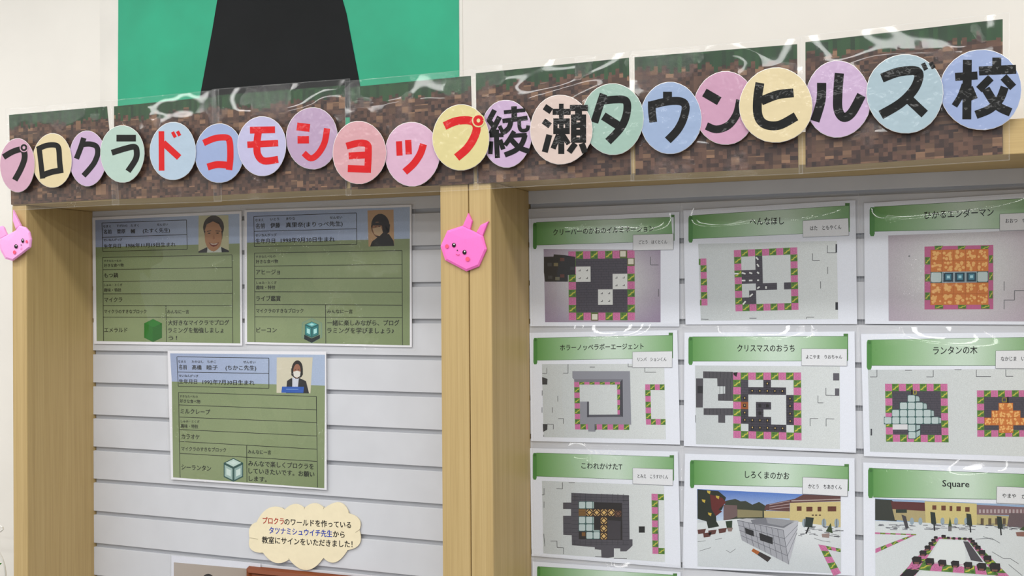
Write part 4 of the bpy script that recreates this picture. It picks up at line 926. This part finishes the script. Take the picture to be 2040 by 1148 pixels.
poster((1040, 880, 4.285), 'green-headed poster titled こわれかけたT with amber lamps forming a T in dark brick',
    [(68, 56), (1330, 86), (1356, 1082), (82, 976)], [(122, 97), (1293, 132), (1293, 337), (124, 296)], (92, 98, 125, 326), (1260, 117, 1297, 330),
    ('こわれかけたT', 507, 228, 855, 238, 56), [(945, 226), (1287, 237), (1287, 376), (945, 360)], ('とみえ　こうすけくん', 987, 309, 1247, 317, 36),
    [(170, 335), (1213, 376), (1220, 1030), (182, 955)], GRAD, d31, 37, Y1, (-3, 13, 5, 4))
poster((1350, 880, 2.957), 'green-headed poster titled しろくまのかお with white block enclosure under blue sky',
    [(43, 72), (1042, 98), (1046, 792), (28, 746)], [(95, 110), (1007, 146), (1005, 275), (97, 254)], (73, 110, 98, 274), (982, 133, 1009, 292),
    ('しろくまのかお', 397, 212, 657, 221, 45), [(737, 210), (1003, 222), (1000, 324), (735, 308)], ('かとう　ちあきくん', 770, 274, 967, 281, 28),
    [(115, 280), (960, 322), (962, 778), (118, 735)], (200, 206, 210), d32, 38, Y1)
poster((1350, 880, 2.957), 'green-headed poster titled Square with rows of black blocks around a snowy plot',
    [(1093, 124), (2168, 160), (2180, 880), (1097, 815)], [(1150, 158), (2130, 196), (2130, 345), (1152, 328)], (1122, 155, 1152, 333), (2100, 182, 2130, 340),
    ('Square', 1560, 264, 1718, 270, 50), [(1880, 265), (2145, 275), (2145, 374), (1878, 362)], ('やまや　か', 1912, 330, 2052, 336, 29),
    [(1163, 335), (2092, 378), (2092, 838), (1166, 806)], (200, 206, 210), d33, 39, Y1)
t = poster((1040, 1090, 5.667), 'green-headed poster cut off by the bottom edge, only its header showing',
    [(118, 165), (1790, 285), (1830, 1600), (125, 1440)], [(205, 222), (1740, 318), (1745, 590), (205, 500)], (170, 220, 206, 540), (1705, 300, 1750, 590),
    ('', 0, 0, 1, 1, 1) if False else ('　', 300, 400, 500, 400, 50), [(1290, 470), (1740, 500), (1740, 680), (1290, 650)], ('　', 1300, 600, 1400, 600, 20),
    [(280, 590), (1650, 680), (1660, 1500), (290, 1380)], GRAD, lambda pr: None, 40, Y1, (-3, 13, 5, 4))

# ------------------------------------------------------------ cream cloud notice
crop = (480, 960, 4.857); Y = 0.1895
js = [(150, 392), (425, 268), (615, 255), (808, 256), (1048, 308), (1145, 468), (1032, 662), (798, 738), (466, 752), (215, 690), (84, 548)]
pk = [(255, 178), (520, 170), (712, 160), (985, 120), (1195, 350), (1205, 640), (915, 860), (640, 968), (330, 850), (45, 690), (55, 420)]
out = []
for i in range(len(js)):
    a, c, p = js[i], js[(i + 1) % len(js)], pk[i]
    for k in range(10):
        s_ = k / 10; out.append(((1 - s_) ** 2 * a[0] + 2 * s_ * (1 - s_) * p[0] + s_ * s_ * c[0], (1 - s_) ** 2 * a[1] + 2 * s_ * (1 - s_) * p[1] + s_ * s_ * c[1]))
zz = Zc(crop)
t = thing('cloud_notice', inv(*zz(620, 520), Y), 'cream cloud-shaped paper notice with red, blue and black writing', 'notice')
fr = [inv(*zz(*p), Y) for p in out]; bk = [p + Vector((0, .0015, 0)) for p in fr]
mb = MB(); CC = (238, 226, 194); mb.face(fr[::-1], CC); mb.face(bk, CC)
for i in range(len(fr)): j = (i + 1) % len(fr); mb.face([fr[i], fr[j], bk[j], bk[i]], (226, 214, 184))
mb.build('cloud_card', M['cloud'], t)
pr = Print(crop, Y - 0.0002)
for l in ((425, 268, 402, 252), (615, 242, 612, 266), (808, 236, 796, 264), (1048, 308, 1040, 290), (1156, 458, 1108, 492), (84, 543, 165, 557), (215, 690, 190, 688), (466, 752, 460, 740), (798, 738, 795, 765)): pr.line(*l, 3, (150, 138, 110), 1)
pr.text('プロクラ', 210, 402, 415, 412, 68, (176, 44, 34), 0.016, 2); pr.text('のワールドを作っている', 420, 414, 1065, 447, 68, (26, 26, 28), 0.016)
pr.text('タツナミシュウイチ先生', 272, 497, 882, 532, 68, (44, 70, 176), 0.016); pr.text('から', 892, 532, 1003, 540, 66, (26, 26, 28), 0.016)
pr.text('教室にサインをいただきました！', 203, 590, 1078, 633, 68, (26, 26, 28), 0.016)
pr.flush('lettering', M['cloud'], t)

# ------------------------------------------------------------ folded paper rabbit heads
def facet(pr_crop, outline, mids, Y, depth, col, name, par, tints=None):
    zz = Zc(pr_crop); mb = MB()
    O = [inv(*zz(*p), Y) for p in outline]; n = len(O)
    Bk = [p + Vector((0, 0.003, 0)) for p in O]
    Mi = [inv(*zz(*p), Y - depth) for p in mids]
    m0 = sum(mids_x[0] for mids_x in mids) / len(mids), sum(mids_x[1] for mids_x in mids) / len(mids)
    top = mids[0]; q0 = inv(*zz(m0[0] * .55 + top[0] * .45, m0[1] * .55 + top[1] * .45), Y - depth * 1.6)
    for i in range(n): mb.face([q0, Mi[(i + 1) % n], Mi[i]], col)
    for i in range(n):
        j = (i + 1) % n
        mb.face([O[i], Mi[i], Mi[j], O[j]], col); mb.face([O[i], O[j], Bk[j], Bk[i]], col)
    mb.face(Bk, col)
    return mb.build(name, M['origami'], par)
def rabbit(crop, label, head, ears, eyes, cheeks, nose, mouth, col, Y, k=0.9):
    zz = Zc(crop); c = (sum(p[0] for p in head) / len(head), sum(p[1] for p in head) / len(head))
    t = thing('origami_rabbit', inv(*zz(*c), Y), label, 'origami rabbit', None)
    mids = [(c[0] + (p[0] - c[0]) * k, c[1] + (p[1] - c[1]) * k) for p in head]
    facet(crop, head, mids, Y, 0.0028, col, 'head', t)
    for e in ears:
        m_ = (sum(p[0] for p in e) / len(e), sum(p[1] for p in e) / len(e))
        facet(crop, e, [(m_[0] + (p[0] - m_[0]) * .82, m_[1] + (p[1] - m_[1]) * .82) for p in e], Y + 0.0006, 0.0014, tuple(x * .97 for x in col), 'ear', t)
    pr = Print(crop, Y - 0.0047)
    for x, y, rx, ry in eyes:
        pr.ell(x, y, rx, ry, (30, 22, 26), 1); pr.ell(x + rx * .1, y - ry * .35, rx * .35, ry * .32, (250, 250, 250), 2); pr.flush('eye', M['origami'], t)
    for x, y, rx, ry in cheeks: pr.ell(x, y, rx, ry, (238, 92, 122), 1); pr.flush('cheek', M['origami'], t)
    pr.ell(*nose, (60, 30, 44), 1); pr.flush('nose', M['origami'], t)
    for i in range(len(mouth) - 1): pr.line(*mouth[i], *mouth[i + 1], 5, (200, 60, 110), 1)
    pr.flush('mouth', M['origami'], t)
    return t
rabbit((860, 360, 4.414), 'hot pink folded paper rabbit head on the middle posts between the two units',
    [(270, 397), (450, 485), (467, 550), (482, 603), (415, 755), (305, 798), (118, 700), (78, 577), (138, 440)],
    [[(322, 285), (357, 355), (338, 436), (272, 402)], [(500, 358), (447, 492), (392, 458), (430, 390)]],
    [(195, 567, 17, 20), (288, 630, 18, 20)], [(133, 578, 16, 18), (315, 690, 18, 20)], (225, 613, 5, 6), [(213, 646), (222, 653), (236, 655), (246, 650)], (250, 122, 200), -0.004)
rabbit((0, 410, 9.56), 'pale pink folded paper rabbit head on the outer left post',
    [(5, 632), (130, 562), (300, 470), (370, 375), (490, 415), (560, 500), (592, 640), (575, 790), (430, 905), (236, 1050), (100, 1012), (8, 850), (-15, 740)],
    [[(250, 75), (400, 378), (300, 450), (245, 290)], [(-30, 400), (40, 385), (75, 410), (140, 560), (10, 640), (-60, 560)]],
    [(430, 667, 25, 42), (303, 775, 33, 40)], [(505, 683, 20, 28), (273, 887, 28, 36)], (402, 748, 8, 12), [(386, 815), (400, 832), (416, 815), (418, 790)], (248, 172, 226), -0.010)

# ------------------------------------------------------------ photograph print and wooden frame at the bottom edge
zz = Zc((320, 1040, 3.517)); crop = (320, 1040, 3.517); Y = 0.1905
pq = [(75, 236), (700, 292), (700, 1000), (75, 900)]
t = thing('photo_print', centre([zz(*p) for p in pq], Y), 'laminated photo print with a dark head against beige, behind the brown frame', 'photo')
sheet('paper', [zz(*p) for p in pq], Y, t, col=(222, 224, 234))
pr = Print(crop, Y - .0001)
pr.poly([(92, 284), (690, 336), (690, 980), (92, 880)], [(176, 166, 158), (164, 150, 138), (150, 140, 130), (170, 160, 150)], 1)
pr.ell(333, 430, 50, 66, (28, 24, 26), 2); pr.ell(333, 452, 38, 50, (190, 150, 126), 3); pr.poly([(220, 900), (240, 560), (300, 510), (366, 510), (430, 570), (440, 900)], (60, 66, 84), 1.6)
pr.flush('printed_picture', M['paper'], t)
film('laminate_film', [zz(*p) for p in [(68, 226), (706, 282), (706, 1008), (68, 908)]], Y - .0014, t, 51, amp=.002, res=.01)
A = inv(493.5, 1128.7, 0.186); B_ = inv(687, 1148, 0.186); ex = (B_ - A).normalized(); ez = Vector((-ex.z, 0, ex.x)); ey = Vector((0, 1, 0))
t = thing('picture_frame', A + ex * .17 - ez * .12, 'red-brown wooden picture frame cut off by the bottom edge under the cloud notice', 'picture frame')
def fp(x, z, y): return A + ex * x - ez * z + ey * y
def rail(p0, p1, p2, p3):   # outer0 outer1 inner1 inner0, profiled like the moulding
    mb = MB()
    lay = [(0.0, 0.006), (0.12, -0.008), (0.45, -0.012), (0.6, -0.006), (0.85, -0.008), (1.0, 0.0)]
    rows = [[fp(p0[0] + (p3[0] - p0[0]) * s_, p0[1] + (p3[1] - p0[1]) * s_, y), fp(p1[0] + (p2[0] - p1[0]) * s_, p1[1] + (p2[1] - p1[1]) * s_, y)] for s_, y in lay]
    for i in range(len(rows) - 1): mb.face([rows[i][0], rows[i + 1][0], rows[i + 1][1], rows[i][1]])
    mb.face([fp(*p0, 0.006), fp(*p1, 0.006), fp(*p2, 0.006), fp(*p3, 0.006)])
    mb.face([rows[-1][0], fp(*p3, 0.006), fp(*p2, 0.006), rows[-1][1]])
    return mb.build('frame_rail', M['frame'], t)
W_, H_, bw = 0.34, 0.255, 0.022
rail((0, 0), (W_, 0), (W_ - bw, bw), (bw, bw)); rail((W_, 0), (W_, H_), (W_ - bw, H_ - bw), (W_ - bw, bw))
rail((W_, H_), (0, H_), (bw, H_ - bw), (W_ - bw, H_ - bw)); rail((0, H_), (0, 0), (bw, bw), (bw, H_ - bw))
mb = MB(); mb.face([fp(bw - .002, bw - .002, .003), fp(W_ - bw + .002, bw - .002, .003), fp(W_ - bw + .002, H_ - bw + .002, .003), fp(bw - .002, H_ - bw + .002, .003)], (226, 224, 216)); mb.build('mounted_card', M['paper'], t)

# ------------------------------------------------------------ edge of the room at far left: white cable and plant
def tube(name, pts, r, m, par=None, n=8):
    mb = MB(); P = [Vector(p) for p in pts]; rings = []
    for i, p in enumerate(P):
        d = (P[min(i + 1, len(P) - 1)] - P[max(i - 1, 0)]).normalized(); a = d.cross(Vector((0, 1, 0.01))).normalized(); c = d.cross(a)
        rings.append([p + a * r * math.cos(k * math.tau / n) + c * r * math.sin(k * math.tau / n) for k in range(n)])
    for i in range(len(P) - 1):
        for k in range(n): mb.face([rings[i][k], rings[i][(k + 1) % n], rings[i + 1][(k + 1) % n], rings[i + 1][k]])
    mb.face(rings[0][::-1]); mb.face(rings[-1])
    return mb.build(name, m, par, smooth=True)
YC = 0.12
pl = [inv(u, v, YC) for u, v in [(-70, 1030), (-50, 1040), (-20, 1046), (0, 1048), (5, 1051), (6, 1055), (1, 1059), (-12, 1062), (-25, 1072), (-12, 1088), (-2, 1100), (5, 1115), (9, 1128), (11, 1142), (12, 1170), (10, 1220)]]
pl = [p for p in pl]; last = pl[-1]; pl += [Vector((last.x - .01 * k, YC, last.z - (last.z - 0.006) * k / 8)) for k in range(1, 9)]
o = tube('wall_cable', pl, 0.0022, M['cable'])
tag(o, 'thin white cable curling beside the left unit at the lower left edge', 'cable')
base = inv(-40, 1148, 0.06)
t = thing('potted_plant', (base.x, 0.06, 0), 'dark green leafy plant barely visible at the lower left edge', 'plant')
mb = MB(); n = 18
for z0, r0, z1, r1 in ((0, .09, .20, .115), (.20, .115, .22, .12), (.22, .12, .22, .10), (.22, .10, .18, .10)):
    for k in range(n):
        a, c = k * math.tau / n, (k + 1) * math.tau / n
        mb.face([(base.x + r0 * math.cos(a), .06 + r0 * math.sin(a), z0), (base.x + r0 * math.cos(c), .06 + r0 * math.sin(c), z0), (base.x + r1 * math.cos(c), .06 + r1 * math.sin(c), z1), (base.x + r1 * math.cos(a), .06 + r1 * math.sin(a), z1)])
mb.face([(base.x + .1 * math.cos(k * math.tau / n), .06 + .1 * math.sin(k * math.tau / n), .18) for k in range(n)]); mb.face([(base.x + .09 * math.cos(-k * math.tau / n), .06 + .09 * math.sin(-k * math.tau / n), 0) for k in range(n)])
mb.build('pot', M['pot'], t)
tube('stem', [(base.x, .06, .18), (base.x + .004, .06, .5), (base.x, .06, .98)], .006, M['pot'], t)
tip = inv(4, 1122, 0.06)
rl = random.Random(2)
for k in range(14):
    z = .45 + .04 * k; a = k * 2.4; L_ = .10
    if k == 12: root = Vector((base.x, .06, tip.z - .03)); d = tip - root
    else:
        root = Vector((base.x, .06, z)); d = Vector((math.cos(a) * .045 - .03, math.sin(a) * .05 - .02, .05))
    s_ = d.cross(Vector((0, 1, 0))).normalized() * .018
    mb = MB(); p1 = root + d * .4 - Vector((0, .006, 0)); p2 = root + d
    mb.face([root, p1 + s_, p1]); mb.face([root, p1, p1 - s_]); mb.face([p1 + s_, p2, p1]); mb.face([p1, p2, p1 - s_]); mb.build('leaf', M['leaf'], t)
